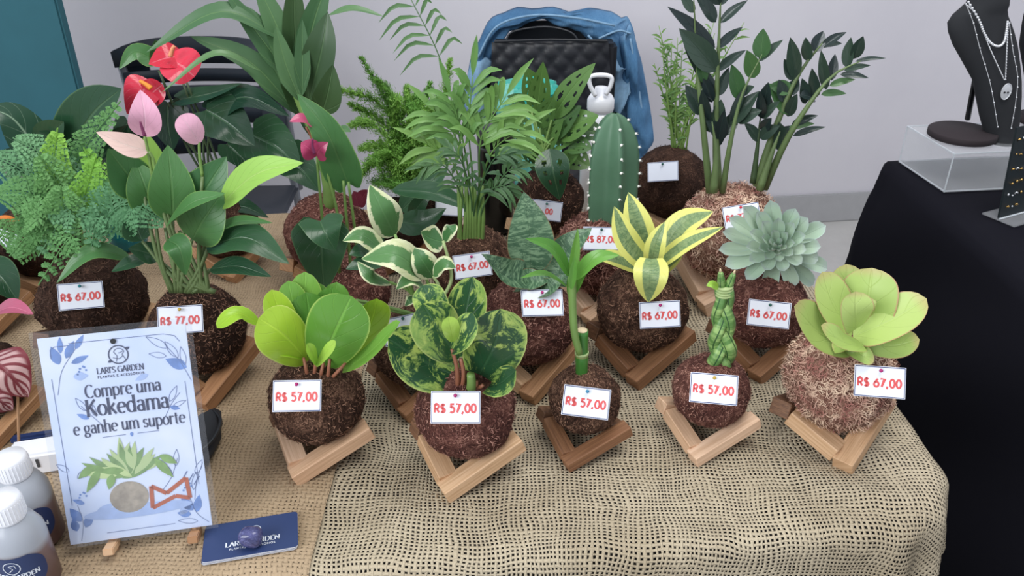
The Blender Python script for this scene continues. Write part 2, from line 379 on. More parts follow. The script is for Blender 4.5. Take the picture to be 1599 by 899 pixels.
def text2d(mb, s, x, y, h, fr, wt=.16, serif=False, track=.1, align='l', z=0., fit=None):
    ws = [G[c][0]+track for c in s]; tot = sum(ws)*h
    if fit:                                   # squeeze or stretch to a given width
        k_ = fit/tot; fr0 = fr; x0_ = x; fr = lambda a, b, c=0.: fr0(x0_+(a-x0_)*k_, b, c)
    if align == 'c': x -= tot/2
    for c, a in zip(s, ws):
        for st in G[c][1]:
            pts = [(x+p[0]*h, y+p[1]*h) for p in st]
            if len(pts) < 2: continue
            wf = (lambda dx, dy: h*(wt*.3+wt*.9*abs(dy)**1.3)) if serif else (lambda dx, dy: h*wt)
            stroke2d(mb, pts, wf, fr, z)
            if serif and len(st) <= 14:
                for (q, r) in ((st[0], st[1]), (st[-1], st[-2])):
                    if abs(q[0]-r[0]) < .45*abs(q[1]-r[1]) and abs(q[1]-r[1]) > .25 and (min(abs(q[1]-k) for k in (0, .66, 1, -.28)) < .01):
                        stroke2d(mb, [(x+(q[0]-.11)*h, y+q[1]*h), (x+(q[0]+.11)*h, y+q[1]*h)], lambda a, b: h*wt*.32, fr, z)
        x += a*h
    return tot
def frame2d(o, ux, uy, un):
    o, ux, uy, un = V(o), V(ux), V(uy), V(un)
    return lambda x, y, z=0.: o+ux*x+uy*y+un*z
def poly2d(mb, pts, fr, z=0.): mb.add([fr(x, y, z) for x, y in pts], [tuple(range(len(pts)))], [(x, y) for x, y in pts])
# ---------------------------------------------------------------- the setting
def wallmat():
    t = NT('painted_plaster'); n = t.noise(2.5, 4, t.coord()); t.l(t.ramp(n, [(.3, sr(216, 213, 220)), (.7, sr(224, 221, 227))]), t.b.inputs['Base Color'])
    t.b.inputs['Roughness'].default_value = .75; t.bump(t.noise(120, 3, t.coord()), .0008, .3); return t.m
def struct(name, mb, mat, parent=None, smooth=False):
    o = mb.build(name, mat, parent, smooth)
    if parent is None: o['kind'] = 'structure'
    return o
wd = V((math.cos(math.radians(7)), math.sin(math.radians(7)), 0)); wn = V((wd.y, -wd.x, 0))
W0 = V((1.32, 3.16, 0))
Rw = Matrix.Rotation(math.radians(7), 3, 'Z')
struct('wall_back', MB().box(W0 - wn*.06 + V((0, 0, 1.5)), (9, .12, 3.0), Rw), wallmat())
struct('baseboard_back', MB().bbox(W0 + wn*.008 + V((0, 0, .062)), (9, .016, .124), .004, Rw), plain('baseboard_grey', sr(178, 178, 180), .5, var=.04))
def floormat():
    t = NT('grey_screed'); n = t.noise(3, 6, t.coord(), .7); t.l(t.ramp(n, [(.3, sr(186, 184, 180)), (.7, sr(206, 204, 200))]), t.b.inputs['Base Color'])
    t.b.inputs['Roughness'].default_value = .45; return t.m
struct('floor', MB().box((0, 1.0, -.03), (9.5, 8.5, .06)), floormat())
# teal exhibition panel at the left
Yp = 1.80; xr = PY(113, 80, Yp).x
pn = MB().bbox((xr-.45, Yp, 1.1), (.9, .03, 2.2), .004).build('exhibition_screen', plain('teal_fabric', sr(38, 92, 104), .8, var=.08, vscale=6, bump=.0004))
tag(pn, 'tall dark teal exhibition screen standing behind the left end of the table', 'screen')
# ---------------------------------------------------------------- tables and cloths
def rounded_poly_drape(poly, R, name, mat, x0, x1, y0, y1, step, drop, rb=.022, lift=0., zf=None, parent=None, flare=.06, clip=None):
    c = V((sum(p[0] for p in poly)/len(poly), sum(p[1] for p in poly)/len(poly), 0))
    n = len(poly); P = [V((p[0], p[1], 0)) for p in poly]
    lines = []
    for i in range(n):
        a, b = P[i], P[(i+1) % n]; d = (b-a).normalized(); nn = V((d.y, -d.x, 0))
        if nn.dot(a-c) < 0: nn = -nn
        lines.append((a-nn*R, nn))
    K = []
    for i in range(n):
        (a, n1), (b, n2) = lines[i-1], lines[i]; det = n1.x*n2.y-n1.y*n2.x; d1, d2 = a.dot(n1), b.dot(n2)
        K.append(V(((d1*n2.y-d2*n1.y)/det, (n1.x*d2-n2.x*d1)/det, 0)))
    def nearest(p):
        if all((p-a).dot(nn) <= 0 for a, nn in lines): return None
        best = None
        for i in range(n):
            a, b = K[i], K[(i+1) % n]; d = b-a; t = max(0, min(1, (p-a).dot(d)/d.dot(d))); q = a+d*t; L = (p-q).length
            if best is None or L < best[1]: best = (q, L)
        return best
    def mapp(x, y):
        p = V((x, y, 0)); r = nearest(p); z = zf(x, y) if zf else 0
        if r is None or r[1] <= R: return V((x, y, TZ+lift+z))
        q, L = r; nn = (p-q)/L; b = q+nn*R; d = L-R; rr = rb+lift
        if d < rb*pi/2: a = d/rb; out, dn = rr*math.sin(a), rr*(1-math.cos(a))
        else: e = d-rb*pi/2; out, dn = rr+flare*e, rr+e
        dn = min(dn, TZ-.004)
        ang = math.atan2(nn.y, nn.x); out += min(1, d/.12)*.012*math.sin(ang*9+x*14+y*11)
        out += z*min(1, d/.02)
        return V((b.x+nn.x*out, b.y+nn.y*out, TZ+lift-dn+z*max(0, 1-d/.03)))
    nx, ny = int((x1-x0)/step), int((y1-y0)/step)
    vs = []; uv = []; keep = []
    for j in range(ny+1):
        for i in range(nx+1):
            x, y = x0+(x1-x0)*i/nx, y0+(y1-y0)*j/ny
            r = nearest(V((x, y, 0))); keep.append(r is None or r[1]-R <= drop)
            vs.append(mapp(x, y)); uv.append((x, y))
    fs = []
    for j in range(ny):
        for i in range(nx):
            q = (j*(nx+1)+i, j*(nx+1)+i+1, (j+1)*(nx+1)+i+1, (j+1)*(nx+1)+i)
            if all(keep[k] for k in q): fs.append(q)
    return obj(name, vs, fs, mat, parent, True, uv)
POLY = [(-1.5, .50), (.512, .70), (.485, 1.63), (-1.5, 1.41)]
def burlap(name, gap, contrast, base, hi):
    t = NT(name); co = t.coord('UV'); n = t.nd('ShaderNodeTexNoise'); n.inputs['Scale'].default_value = 9; n.inputs['Detail'].default_value = 2; t.l(co, n.inputs['Vector'])
    n2 = t.nd('ShaderNodeTexNoise'); n2.inputs['Scale'].default_value = 70; n2.inputs['Detail'].default_value = 2; t.l(co, n2.inputs['Vector'])
    add = t.nd('ShaderNodeVectorMath', operation='MULTIPLY_ADD'); t.l(n.outputs['Color'], add.inputs[0]); add.inputs[1].default_value = (.035, .035, 0); t.l(co, add.inputs[2])
    add2 = t.nd('ShaderNodeVectorMath', operation='MULTIPLY_ADD'); t.l(n2.outputs['Color'], add2.inputs[0]); add2.inputs[1].default_value = (.0026, .0026, 0); t.l(add.outputs[0], add2.inputs[2])
    sx = t.nd('ShaderNodeSeparateXYZ'); t.l(add2.outputs[0], sx.inputs[0])
    S = 1/.0054; U = t.math('MULTIPLY', sx.outputs[0], S*1.02); Vv = t.math('MULTIPLY', sx.outputs[1], S)
    def line(c, other):
        # per-thread thickness
        wn_ = t.nd('ShaderNodeTexNoise'); wn_.inputs['Scale'].default_value = 1; cb = t.nd('ShaderNodeCombineXYZ')
        t.l(t.math('MULTIPLY', t.math('FLOOR', c), .73), cb.inputs[0]); t.l(t.math('MULTIPLY', other, .06), cb.inputs[1]); t.l(cb.outputs[0], wn_.inputs['Vector'])
        wid = t.math('MULTIPLY_ADD', wn_.outputs['Fac'], .5, gap)
        d = t.math('ABSOLUTE', t.math('SUBTRACT', t.math('FRACT', c), .5)); return d, wid
    d1, w1 = line(U, Vv); d2, w2 = line(Vv, U)
    m1 = t.math('LESS_THAN', d1, w1); m2 = t.math('LESS_THAN', d2, w2)
    p1 = t.math('SQRT', t.math('MAXIMUM', t.math('SUBTRACT', 1, t.math('POWER', t.math('DIVIDE', d1, w1), 2.)), 0.))
    p2 = t.math('SQRT', t.math('MAXIMUM', t.math('SUBTRACT', 1, t.math('POWER', t.math('DIVIDE', d2, w2), 2.)), 0.))
    par = t.math('SINE', t.math('MULTIPLY', t.math('FLOOR', U), pi)) # placeholder keeps threads separate
    ck = t.math('PINGPONG', t.math('ADD', t.math('FLOOR', U), t.math('FLOOR', Vv)), 1.)
    h1 = t.math('MULTIPLY', p1, t.math('MULTIPLY_ADD', ck, .5, .5)); h2 = t.math('MULTIPLY', p2, t.math('MULTIPLY_ADD', ck, -.5, 1.))
    h = t.math('MAXIMUM', h1, h2)
    big = t.noise(6, 4, co); fine = t.noise(900, 2, co)
    col = t.mix(t.sm(t.math('ADD', t.math('MULTIPLY', big, .6), t.math('MULTIPLY', fine, .4)), .35, .65), base, hi)
    t.l(col, t.b.inputs['Base Color'])
    t.b.inputs['Roughness'].default_value = .9; t.b.inputs['Specular IOR Level'].default_value = .15
    t.bump(h, .0022, .8)
    if contrast: t.l(t.math('MAXIMUM', m1, m2), t.b.inputs['Alpha'])
    return t.m
M['jute_open'] = burlap('open_jute_weave', .04, True, sr(164, 150, 126), sr(200, 187, 162))
M['jute_dense'] = burlap('dense_jute_weave', .18, True, sr(150, 129, 103), sr(180, 158, 130))
def under():
    t = NT('backing_cloth'); n = t.noise(14, 3, t.coord()); t.l(t.ramp(n, [(.3, sr(30, 28, 27)), (.7, sr(44, 40, 38))]), t.b.inputs['Base Color']); t.b.inputs['Roughness'].default_value = .9; return t.m
M['under'] = under()
M['under_tan'] = plain('brown_backing', sr(104, 82, 62), .9, var=.1)
tb = thing('display_table', 'long display table under the burlap cloth carrying the moss ball plants', 'table', (-.5, 1.1, 0))
MB().bbox((-.5, 1.03, TZ-.025), (1.9, .70, .03), .003).build('tabletop', M['wood_dark'], tb)
for x in (-1.35, .36):
    for y in (.76, 1.32): MB().bbox((x, y, (TZ-.04)/2), (.04, .04, TZ-.04), .003).build('leg', M['wood_dark'], tb)
uc = rounded_poly_drape(POLY, .11, 'black_tablecloth', M['under'], -1.45, 1.3, -.1, 2.3, .03, .72, lift=-.004)
tag(uc, 'black cloth under the burlap hanging down over the table edges', 'tablecloth')
def zwr(x, y):
    n = noise.noise(V((x*7, y*7, 3.1)))*.0022 + noise.noise(V((x*2.3, y*16, .4)))*.0012
    k = max(0, 1-((x-.36)**2+(y-.84)**2)/.03); return n+k*.006*(.5+.5*math.sin((x*.5+y)*75))+.0012
SX = -.212
b1 = rounded_poly_drape(POLY, .11, 'burlap_cloth', M['jute_open'], SX-.03, .62, .30, 1.80, .011, .17, zf=zwr)
tag(b1, 'open weave beige burlap cloth covering the right part of the table', 'cloth')
b2 = rounded_poly_drape(POLY, .11, 'burlap_cloth', M['jute_dense'], -1.5, SX, .20, 1.80, .014, .20, lift=.0022, zf=zwr)
tag(b2, 'dense tan burlap cloth on the left part of the table under the price sign', 'cloth')
b3 = rounded_poly_drape(POLY, .11, 'burlap_lining', M['under_tan'], -1.49, SX-.002, .22, 1.79, .03, .19, lift=.0006)
b3.parent = b2
# jewellery table on the right
JP = [(.90, .3), (.885, 1.845), (2.1, 1.93), (2.1, .3)]
def blackcloth():
    t = NT('black_polyester'); n = t.noise(500, 2, t.coord()); t.b.inputs['Base Color'].default_value = sr(20, 20, 28); t.b.inputs['Roughness'].default_value = .9
    t.b.inputs['Sheen Weight'].default_value = .0; t.b.inputs['Specular IOR Level'].default_value = .12; t.bump(n, .0003, .3); return t.m
M['blackcloth'] = blackcloth()
jt = thing('display_table', 'jewellery display table hidden under the black cloth at right', 'table', (1.5, 1.1, 0))
MB().bbox((1.5, 1.1, TZ-.027), (1.1, 1.3, .03), .003).build('tabletop', M['wood_dark'], jt)
for x in (1.0, 2.0):
    for y in (.5, 1.7): MB().bbox((x, y, (TZ-.042)/2), (.04, .04, TZ-.042), .003).build('leg', M['wood_dark'], jt)
jc = rounded_poly_drape(JP, .012, 'black_tablecloth', M['blackcloth'], .0, 2.9, -.5, 2.8, .03, .72, rb=.02, flare=.13)
tag(jc, 'smooth black cloth over the jewellery table hanging to the floor at right', 'tablecloth')
# ---------------------------------------------------------------- moss balls, stands and price cards
def ball(cx, cy, rp, extra=.022):
    "centre and radius of a ball seen at this pixel that rests in its stand on the table"
    r = .06
    for _ in range(12):
        c = PH(cx, cy, TZ+.003+r+extra); r = rp*m_px(c)
    return c, r
def moss_ball(root, c, r, mat='coir', fib='fib', rough=.05, nf=2400, sq=.94, seed=0, fl=1.0):
    bm = bmesh.new(); bmesh.ops.create_icosphere(bm, subdivisions=5, radius=1); rng = random.Random(seed); o = V((rng.random()*50,)*3)
    vs = []
    for v in bm.verts:
        p = v.co; k = 1+rough*(noise.noise(p*2.2+o)*.9+noise.noise(p*6+o)*.55+noise.noise(p*17+o)*.35)
        q = V((p.x, p.y, p.z*(sq if p.z > 0 else .97)))*k*r*.985; vs.append(c+q)
    fs = [tuple(v.index for v in f.verts) for f in bm.faces]; bm.free()
    mb = MB(); mb.add(vs, fs); mball = mb.build('moss_ball', M[mat], root, True)
    fb = MB()
    for i in range(nf):
        z = rng.uniform(-1, 1); a = rng.uniform(0, 2*pi); q = math.sqrt(1-z*z); n = V((q*math.cos(a), q*math.sin(a), z))
        k = 1+rough*(noise.noise(n*2.2+o)*.9+noise.noise(n*6+o)*.55)
        t = n.cross(V((rng.gauss(0, 1), rng.gauss(0, 1), rng.gauss(0, 1)))).normalized(); b = n.cross(t)
        L = rng.uniform(.04, .10)*r*fl; wdt = rng.uniform(.004, .010)*r
        pc = c+V((n.x, n.y, n.z*(sq if z > 0 else .97)))*k*r*rng.uniform(.98, 1.01)
        u = rng.uniform(0, .035)*r*fl**2; bend = b*rng.uniform(-.3, .3)*L
        p0, p1, p2 = pc-t*L/2-n*.002*r, pc+bend+n*u*.5, pc+t*L/2+n*u
        fb.add([p0-b*wdt, p0+b*wdt, p1+b*wdt, p1-b*wdt, p2+b*wdt*.4, p2-b*wdt*.4], [(0, 1, 2, 3), (3, 2, 4, 5)])
    fb.build('coir_fibre', M[fib], mball, kind='stuff')
def stand(c, r, yaw, label, tone=0, base='wood', k=.95, seed=0, name='wooden_stand'):
    "saddle-shaped loop of four bars: front and back corners on the table, side corners raised"
    x, y = c.x, c.y; z0 = TZ+.003; b = .34*r+.003
    root = thing(name, label, 'stand', (x, y, z0), 'wooden stands under the moss balls')
    a = k*r; ya = math.radians(yaw); up = .5*r
    def cn(i): th = ya+(-pi/2)+i*pi/2; return V((x+a*math.cos(th), y+a*math.sin(th), z0+b*.42+(up if i % 2 else 0)))
    for i in range(4):
        p, q = cn(i), cn((i+1) % 4); d = (q-p).normalized()
        s = V((0, 0, 1)).cross(d).normalized(); u = d.cross(s)
        ext = b*.5; p2 = p-d*(ext if i in (0, 2) else -ext); q2 = q+d*(ext if i in (0, 2) else -ext)
        mb = MB(); bm = bmesh.new(); bmesh.ops.create_cube(bm, size=1); L = (q2-p2).length
        for v in bm.verts: v.co = V((v.co.x*L, v.co.y*b, v.co.z*b*.82))
        bmesh.ops.bevel(bm, geom=list(bm.edges), offset=.0009, segments=1, affect='EDGES'); bm.verts.index_update()
        m = (p2+q2)/2; vs = [m+d*v.co.x+s*v.co.y+u*v.co.z for v in bm.verts]
        mb.add(vs, [tuple(v.index for v in f.verts) for f in bm.faces], [(v.co.y+v.co.z*1.3, v.co.x) for v in bm.verts]); bm.free()
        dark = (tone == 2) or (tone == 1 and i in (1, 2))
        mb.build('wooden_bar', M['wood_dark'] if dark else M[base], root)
    return root
M['paper'] = plain('white_card', sr(232, 236, 246), .5); M['blueline'] = plain('navy_line', sr(44, 58, 110), .5)
M['price'] = plain('coral_ink', sr(216, 88, 88), .5)
t_ = NT('glossy_card'); t_.b.inputs['Base Color'].default_value = sr(226, 232, 246); t_.b.inputs['Roughness'].default_value = .06; t_.b.inputs['Coat Weight'].default_value = 1; M['paper_gloss'] = t_.m
for nm, c in (('pin_magenta', (170, 30, 110)), ('pin_teal', (30, 120, 130)), ('pin_gold', (190, 160, 70)), ('pin_green', (30, 90, 80)), ('pin_red', (200, 40, 60)), ('pin_blue', (50, 130, 170))): M[nm] = plain(nm, sr(*c), .25)
M['steel'] = plain('steel', sr(180, 180, 185), .25, 1)
def card(px, py, c, r, text, label, roll=0, wd=.0545, pin='pin_magenta', lean=.35, px_pin=None, gloss=False, n=None, off=.006):
    d = ray(px, py).normalized(); oc = C0-c; R = r*1.0; b = oc.dot(d); disc = b*b-(oc.dot(oc)-R*R)
    hit = C0+d*(-b-math.sqrt(disc)) if disc > 0 else C0+d*(-b)
    ns = (hit-c).normalized(); nc = (C0-hit).normalized()
    nn = (ns*(1-lean)+nc*lean).normalized() if n is None else V(n).normalized()
    ux = V((1, 0, 0)); ux = (ux-nn*ux.dot(nn)).normalized(); uy = nn.cross(ux)
    ra = math.radians(roll); ux, uy = ux*math.cos(ra)+uy*math.sin(ra), uy*math.cos(ra)-ux*math.sin(ra)
    h = wd/1.55; cen = hit+ns*off
    root = thing('price_card', label, 'price tag', cen, 'price cards pinned to the moss balls')
    fr = frame2d(cen, ux, uy, nn)
    cobj = MB().bbox(cen, (wd, h, .0006), .0002, Matrix((ux, uy, nn)).transposed()).build('card', M['paper_gloss'] if gloss else M['paper'], root)
    mb = MB(); e = .0012
    for yy in (h/2-e*.9, -h/2+e*.9): stroke2d(mb, [(-wd/2+.0008, yy), (wd/2-.0008, yy)], lambda a, b_: .0009, fr, .0005)
    for xx in (-wd/2+e*.9, wd/2-e*.9): stroke2d(mb, [(xx, -h/2+.0008), (xx, h/2-.0008)], lambda a, b_: .0007, fr, .0005)
    mb.build('border', M['blueline'], cobj)
    if text:
        mb = MB(); hh = wd*.165; tw = sum(G[q][0]+.13 for q in text)*hh
        text2d(mb, text, -tw/2, -hh*.62, hh, fr, .245, track=.13, z=.0006); mb.build('lettering', M['price'], cobj)
    pp = fr(0 if px_pin is None else px_pin, h*.36, .0012)
    mb = MB(); mb.sphere(pp+nn*.003, .0022, 8); mb.tube([pp-nn*.004, pp+nn*.003], .0006, 6); mb.build('pin', M[pin], root, True)
    return root
# ---------------------------------------------------------------- leaf materials
leafmat_ = leafmat
M['gold'] = leafmat('golden_leaf', sr(148, 192, 44), sr(178, 212, 70), .3, .25, nveins=5, edge=sr(200, 220, 110), edgew=.97)
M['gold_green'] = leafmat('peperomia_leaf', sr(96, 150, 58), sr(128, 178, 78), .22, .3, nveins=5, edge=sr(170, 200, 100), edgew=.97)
M['gold_dark'] = leafmat('peperomia_leaf_dark', sr(84, 138, 58), sr(104, 156, 66), .25, .25, nveins=5)  # darker green peperomia leaves, no pale edge
M['marble'] = leafmat('marbled_leaf', sr(38, 78, 50), sr(58, 98, 62), .22, .2, vari=('marble', sr(132, 168, 84), sr(186, 206, 110)), edge=sr(190, 206, 120), edgew=.97, nveins=5)
M['lime'] = leafmat('lime_leaf', sr(150, 196, 70), sr(176, 212, 92), .3, .2, nveins=5)
M['bamboo'] = leafmat('bamboo_leaf', sr(84, 142, 56), sr(122, 176, 78), .35, .2, nveins=3)
M['bamboo_thin'] = leafmat('thin_bamboo_leaf', sr(84, 124, 66), sr(132, 168, 92), .5, .1, nveins=3)
M['kalan'] = leafmat('paddle_leaf', sr(162, 190, 100), sr(186, 208, 122), .45, .06, nveins=3, edge=sr(196, 140, 116), edgew=.975, tipc=sr(196, 176, 124), trans=.1)
M['whale'] = leafmat('banded_dark_leaf', sr(44, 76, 56), sr(62, 96, 68), .42, 0, vari=('bands', sr(116, 146, 112), sr(120, 90, 60)), trans=0)
M['goldsan'] = leafmat('yellow_margined_leaf', sr(92, 124, 84), sr(116, 144, 96), .4, 0, vari=('margin', sr(226, 226, 124), sr(142, 164, 112)), trans=.1)
M['echev'] = leafmat('grey_green_rosette_leaf', sr(160, 186, 162), sr(190, 210, 186), .6, .1, nveins=1, edge=sr(178, 200, 190), tipc=sr(166, 178, 176), trans=.05)
M['zz'] = leafmat('near_black_leaf', sr(34, 46, 48), sr(58, 78, 64), .22, .25, nveins=4, veinc=sr(80, 100, 90), trans=.04)
M['zz_green'] = leafmat('fresh_dark_leaf', sr(60, 98, 58), sr(84, 122, 72), .3, .25, nveins=4, trans=.06)
M['monst'] = leafmat('holed_leaf', sr(56, 92, 52), sr(98, 138, 68), .4, .3, nveins=7)
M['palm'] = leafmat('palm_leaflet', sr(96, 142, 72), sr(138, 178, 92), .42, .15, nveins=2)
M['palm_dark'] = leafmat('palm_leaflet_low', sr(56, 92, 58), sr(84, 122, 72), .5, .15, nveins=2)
M['fern'] = leafmat('foxtail_fern', sr(104, 160, 66), sr(146, 194, 88), .6, 0)
M['lacy'] = leafmat('lacy_fern', sr(78, 132, 72), sr(110, 162, 92), .6, 0)
M['lacy_blue'] = leafmat('lacy_fern_blue', sr(88, 142, 96), sr(116, 166, 116), .6, 0)
M['lacy_bright'] = leafmat('lacy_fern_bright', sr(116, 174, 60), sr(146, 194, 80), .6, 0)
M['njoy'] = leafmat('cream_edged_leaf', sr(62, 110, 62), sr(98, 142, 86), .32, .2, vari=('cream', sr(226, 228, 190), sr(204, 212, 156)), nveins=6)
M['deep'] = leafmat('deep_green_leaf', sr(38, 74, 50), sr(58, 96, 64), .26, .4, veinc=sr(96, 130, 92), nveins=7, edge=sr(90, 124, 84), edgew=.98)
M['deep2'] = leafmat('dark_glossy_leaf', sr(34, 64, 48), sr(52, 86, 58), .2, .45, veinc=sr(90, 124, 92), nveins=7)
M['anth'] = leafmat('anthurium_leaf', sr(60, 108, 62), sr(82, 130, 72), .36, .3, veinc=sr(110, 150, 90), nveins=7, edge=sr(130, 170, 90), edgew=.975)
M['anth_lime'] = leafmat('young_anthurium_leaf', sr(136, 184, 76), sr(160, 204, 98), .34, .35, veinc=sr(190, 220, 130), nveins=6)
M['strap'] = leafmat('strap_leaf', sr(72, 110, 72), sr(104, 142, 92), .4, .45, veinc=sr(128, 164, 104), nveins=1)
M['strap_dark'] = leafmat('dark_strap_leaf', sr(50, 78, 52), sr(70, 98, 58), .4, .4, nveins=1)
M['aloc'] = leafmat('white_veined_leaf', sr(36, 70, 52), sr(52, 88, 66), .35, .8, veinc=sr(150, 180, 150), nveins=4)
M['bego'] = leafmat('red_veined_leaf', sr(104, 40, 48), sr(124, 50, 58), .35, 0, vari=('patch', sr(196, 160, 158), sr(180, 120, 120)), trans=.05)
M['bego_pink'] = leafmat('pink_leaf', sr(170, 84, 110), sr(196, 110, 134), .4, .3, nveins=5, trans=.05)
M['red_sp'] = leafmat('red_spathe', sr(200, 40, 60), sr(226, 66, 88), .16, .5, veinc=sr(240, 150, 160), nveins=6, trans=.12)
M['pink_sp'] = leafmat('pink_spathe', sr(226, 160, 188), sr(238, 184, 206), .4, .3, veinc=sr(245, 210, 222), nveins=5, trans=.15)
M['peach_sp'] = leafmat('peach_spathe', sr(226, 190, 182), sr(238, 206, 196), .45, .2, nveins=5, trans=.15)
M['mag_sp'] = leafmat('magenta_spathe', sr(166, 50, 92), sr(188, 78, 116), .25, .4, nveins=5, trans=.12)
M['burg'] = leafmat('burgundy_leaf', sr(86, 28, 44), sr(110, 40, 56), .35, .4, nveins=5, trans=.05)
M['orange'] = leafmat('orange_bract', sr(226, 96, 40), sr(236, 140, 50), .35, .1, tipc=sr(230, 210, 80))
M['stem'] = plain('green_stem', sr(116, 148, 78), .45, var=.15); M['stem_dark'] = plain('dark_stem', sr(62, 82, 52), .5, var=.15)
M['stem_zz'] = plain('grey_green_stem', sr(96, 116, 72), .45, var=.2); M['stem_pale'] = plain('pale_stem', sr(170, 190, 130), .5, var=.1); M['stem_red'] = plain('reddish_stem', sr(150, 96, 72), .5, var=.15)
M['cream'] = plain('cream_tip', sr(228, 208, 170), .6); M['spadix'] = plain('peach_spadix', sr(232, 150, 110), .6, var=.1, vscale=200)
M['spadix_or'] = plain('orange_spadix', sr(236, 146, 50), .6, var=.1, vscale=200); M['spadix_dk'] = plain('dark_spadix', sr(110, 40, 80), .5)
def cane_mat():
    t = NT('cane_green'); u, v = t.uv(); f = t.sm(t.math('ABSOLUTE', t.math('SUBTRACT', t.math('FRACT', t.math('MULTIPLY', v, 26.)), .5)), .47, .5)
    t.l(t.mix(f, sr(64, 122, 50), sr(150, 150, 90)), t.b.inputs['Base Color']); t.b.inputs['Roughness'].default_value = .28; return t.m
M['cane'] = cane_mat()
def braid_mat():
    t = NT('braided_green'); u, v = t.uv(); n = t.noise(8, 3, t.coord())
    g = t.math('SINE', t.math('MULTIPLY', u, 2*pi*4)); bnd = t.noise(1, 3, None)
    c = t.nd('ShaderNodeCombineXYZ'); t.l(t.math('MULTIPLY', v, 130.), c.inputs[0]); t.l(t.math('MULTIPLY', u, .8), c.inputs[1]); k = t.noise(1, 3, c.outputs[0])
    col = t.mix(t.sm(k, .42, .62), sr(92, 136, 70), sr(158, 192, 116)); col = t.mix(t.sm(g, .86, .98), col, sr(46, 84, 46))
    t.l(col, t.b.inputs['Base Color']); t.b.inputs['Roughness'].default_value = .45; t.bump(t.math('MULTIPLY', g, -1.), .0008, .6); return t.m
M['braid'] = braid_mat()
M['cactus'] = plain('cactus_skin', sr(76, 112, 86), .5, var=.14, vscale=14)
# ---------------------------------------------------------------- helper: one whole kokedama
CARDS = []
def koke(name, label, cx, cy, rp, yaw=None, tone=0, mat='coir', fib='fib', seed=1, st_label=None, rough=.05, nf=2400, fl=1., k=.95, group=None):
    c, r = ball(cx, cy, rp)
    root = thing(name, label, 'potted plant', (c.x, c.y, c.z-r), group)
    moss_ball(root, c, r, mat, fib, rough, nf, seed=seed, fl=fl)
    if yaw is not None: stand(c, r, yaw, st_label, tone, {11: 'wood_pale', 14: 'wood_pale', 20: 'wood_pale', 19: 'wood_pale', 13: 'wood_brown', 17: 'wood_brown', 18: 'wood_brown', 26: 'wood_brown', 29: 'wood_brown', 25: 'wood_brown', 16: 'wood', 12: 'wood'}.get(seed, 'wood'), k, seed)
    return root, c, r
def lv(root, Y, rows, mat=None, **kw):
    for rw in rows:
        a = list(rw); opt = dict(kw); m = mat
        if isinstance(a[-1], dict): o = a.pop(); m = o.pop('m', mat); opt.update(o)
        pxleaf(root, Y, *a, m, **opt)
def petiole(root, Y, base, targets, r=2., mat='stem', d=0.01):
    for t in targets: pxtube(root, Y, [base if not isinstance(base[0], tuple) else random.choice(base), ((base[0]+t[0])/2+(t[0]-base[0])*.12, (base[1]+t[1])/2), t], r, mat, d=[.0, d/2, d])
# 1 golden peperomia -------------------------------------------------------
R, c, r = koke('peperomia_kokedama', 'moss ball with round glossy yellow green peperomia leaves in the front row', 495, 620, 75, -17, 1, 'coir', 'fib', 11, 'light wooden stand under the yellow green peperomia ball')
Y = c.y
lv(R, Y-.0, [
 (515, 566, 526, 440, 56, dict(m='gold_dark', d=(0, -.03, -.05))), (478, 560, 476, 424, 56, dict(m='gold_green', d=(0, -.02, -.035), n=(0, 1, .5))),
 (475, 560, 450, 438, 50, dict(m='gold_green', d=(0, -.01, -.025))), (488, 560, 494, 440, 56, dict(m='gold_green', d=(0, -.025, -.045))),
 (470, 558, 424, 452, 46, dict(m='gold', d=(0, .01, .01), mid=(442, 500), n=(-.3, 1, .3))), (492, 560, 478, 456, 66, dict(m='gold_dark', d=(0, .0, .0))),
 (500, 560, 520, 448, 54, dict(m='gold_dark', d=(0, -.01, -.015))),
 (540, 566, 588, 466, 52, dict(m='gold', d=(0, .0, .01), mid=(578, 505), n=(.2, 1, .2))),
 (497, 578, 549, 462, 92, dict(m='gold_green', d=(0, .03, .03), n=(.1, 1, .3), fold=.1, name='leaf')),
 (482, 566, 404, 496, 78, dict(m='gold', d=(0, .035, .045), mid=(444, 524), n=(0, 1, .3), fold=.06)),
 (408, 508, 339, 512, 30, dict(m='gold', mid=(372, 489), d=(0, .01, .03), n=(0, .5, 1), fold=.35)),
 (532, 580, 625, 502, 36, dict(m='gold_green', mid=(575, 552), d=(0, .03, .05), n=(-.5, .6, .8), fold=.3)),
 (480, 562, 408, 545, 22, dict(m='gold', mid=(440, 548), d=(0, .03, .04), n=(0, .6, 1))),
 (494, 572, 524, 532, 18, dict(m='lime', d=(.04, .06, .065), n=(-.3, 1, .3))), (494, 570, 479, 536, 18, dict(m='peach_lime' if 0 else 'lime', d=(.04, .06, .065), n=(.5, 1, .2), fold=.5))],
 prof='ob', cup=.2)
for a, b_ in (((490, 592), (494, 556)), ((512, 590), (515, 560)), ((480, 585), (474, 558)), ((520, 588), (540, 566)), ((500, 590), (505, 566))): pxtube(R, Y, [a, ((a[0]+b_[0])/2, (a[1]+b_[1])/2), b_], [3.2, 2.4], 'stem_red', d=[.02, .02, .015])
card(467, 618, c, r, 'R$ 57,00', 'price card R$ 57,00 on the yellow green peperomia ball', 1, pin='pin_magenta')
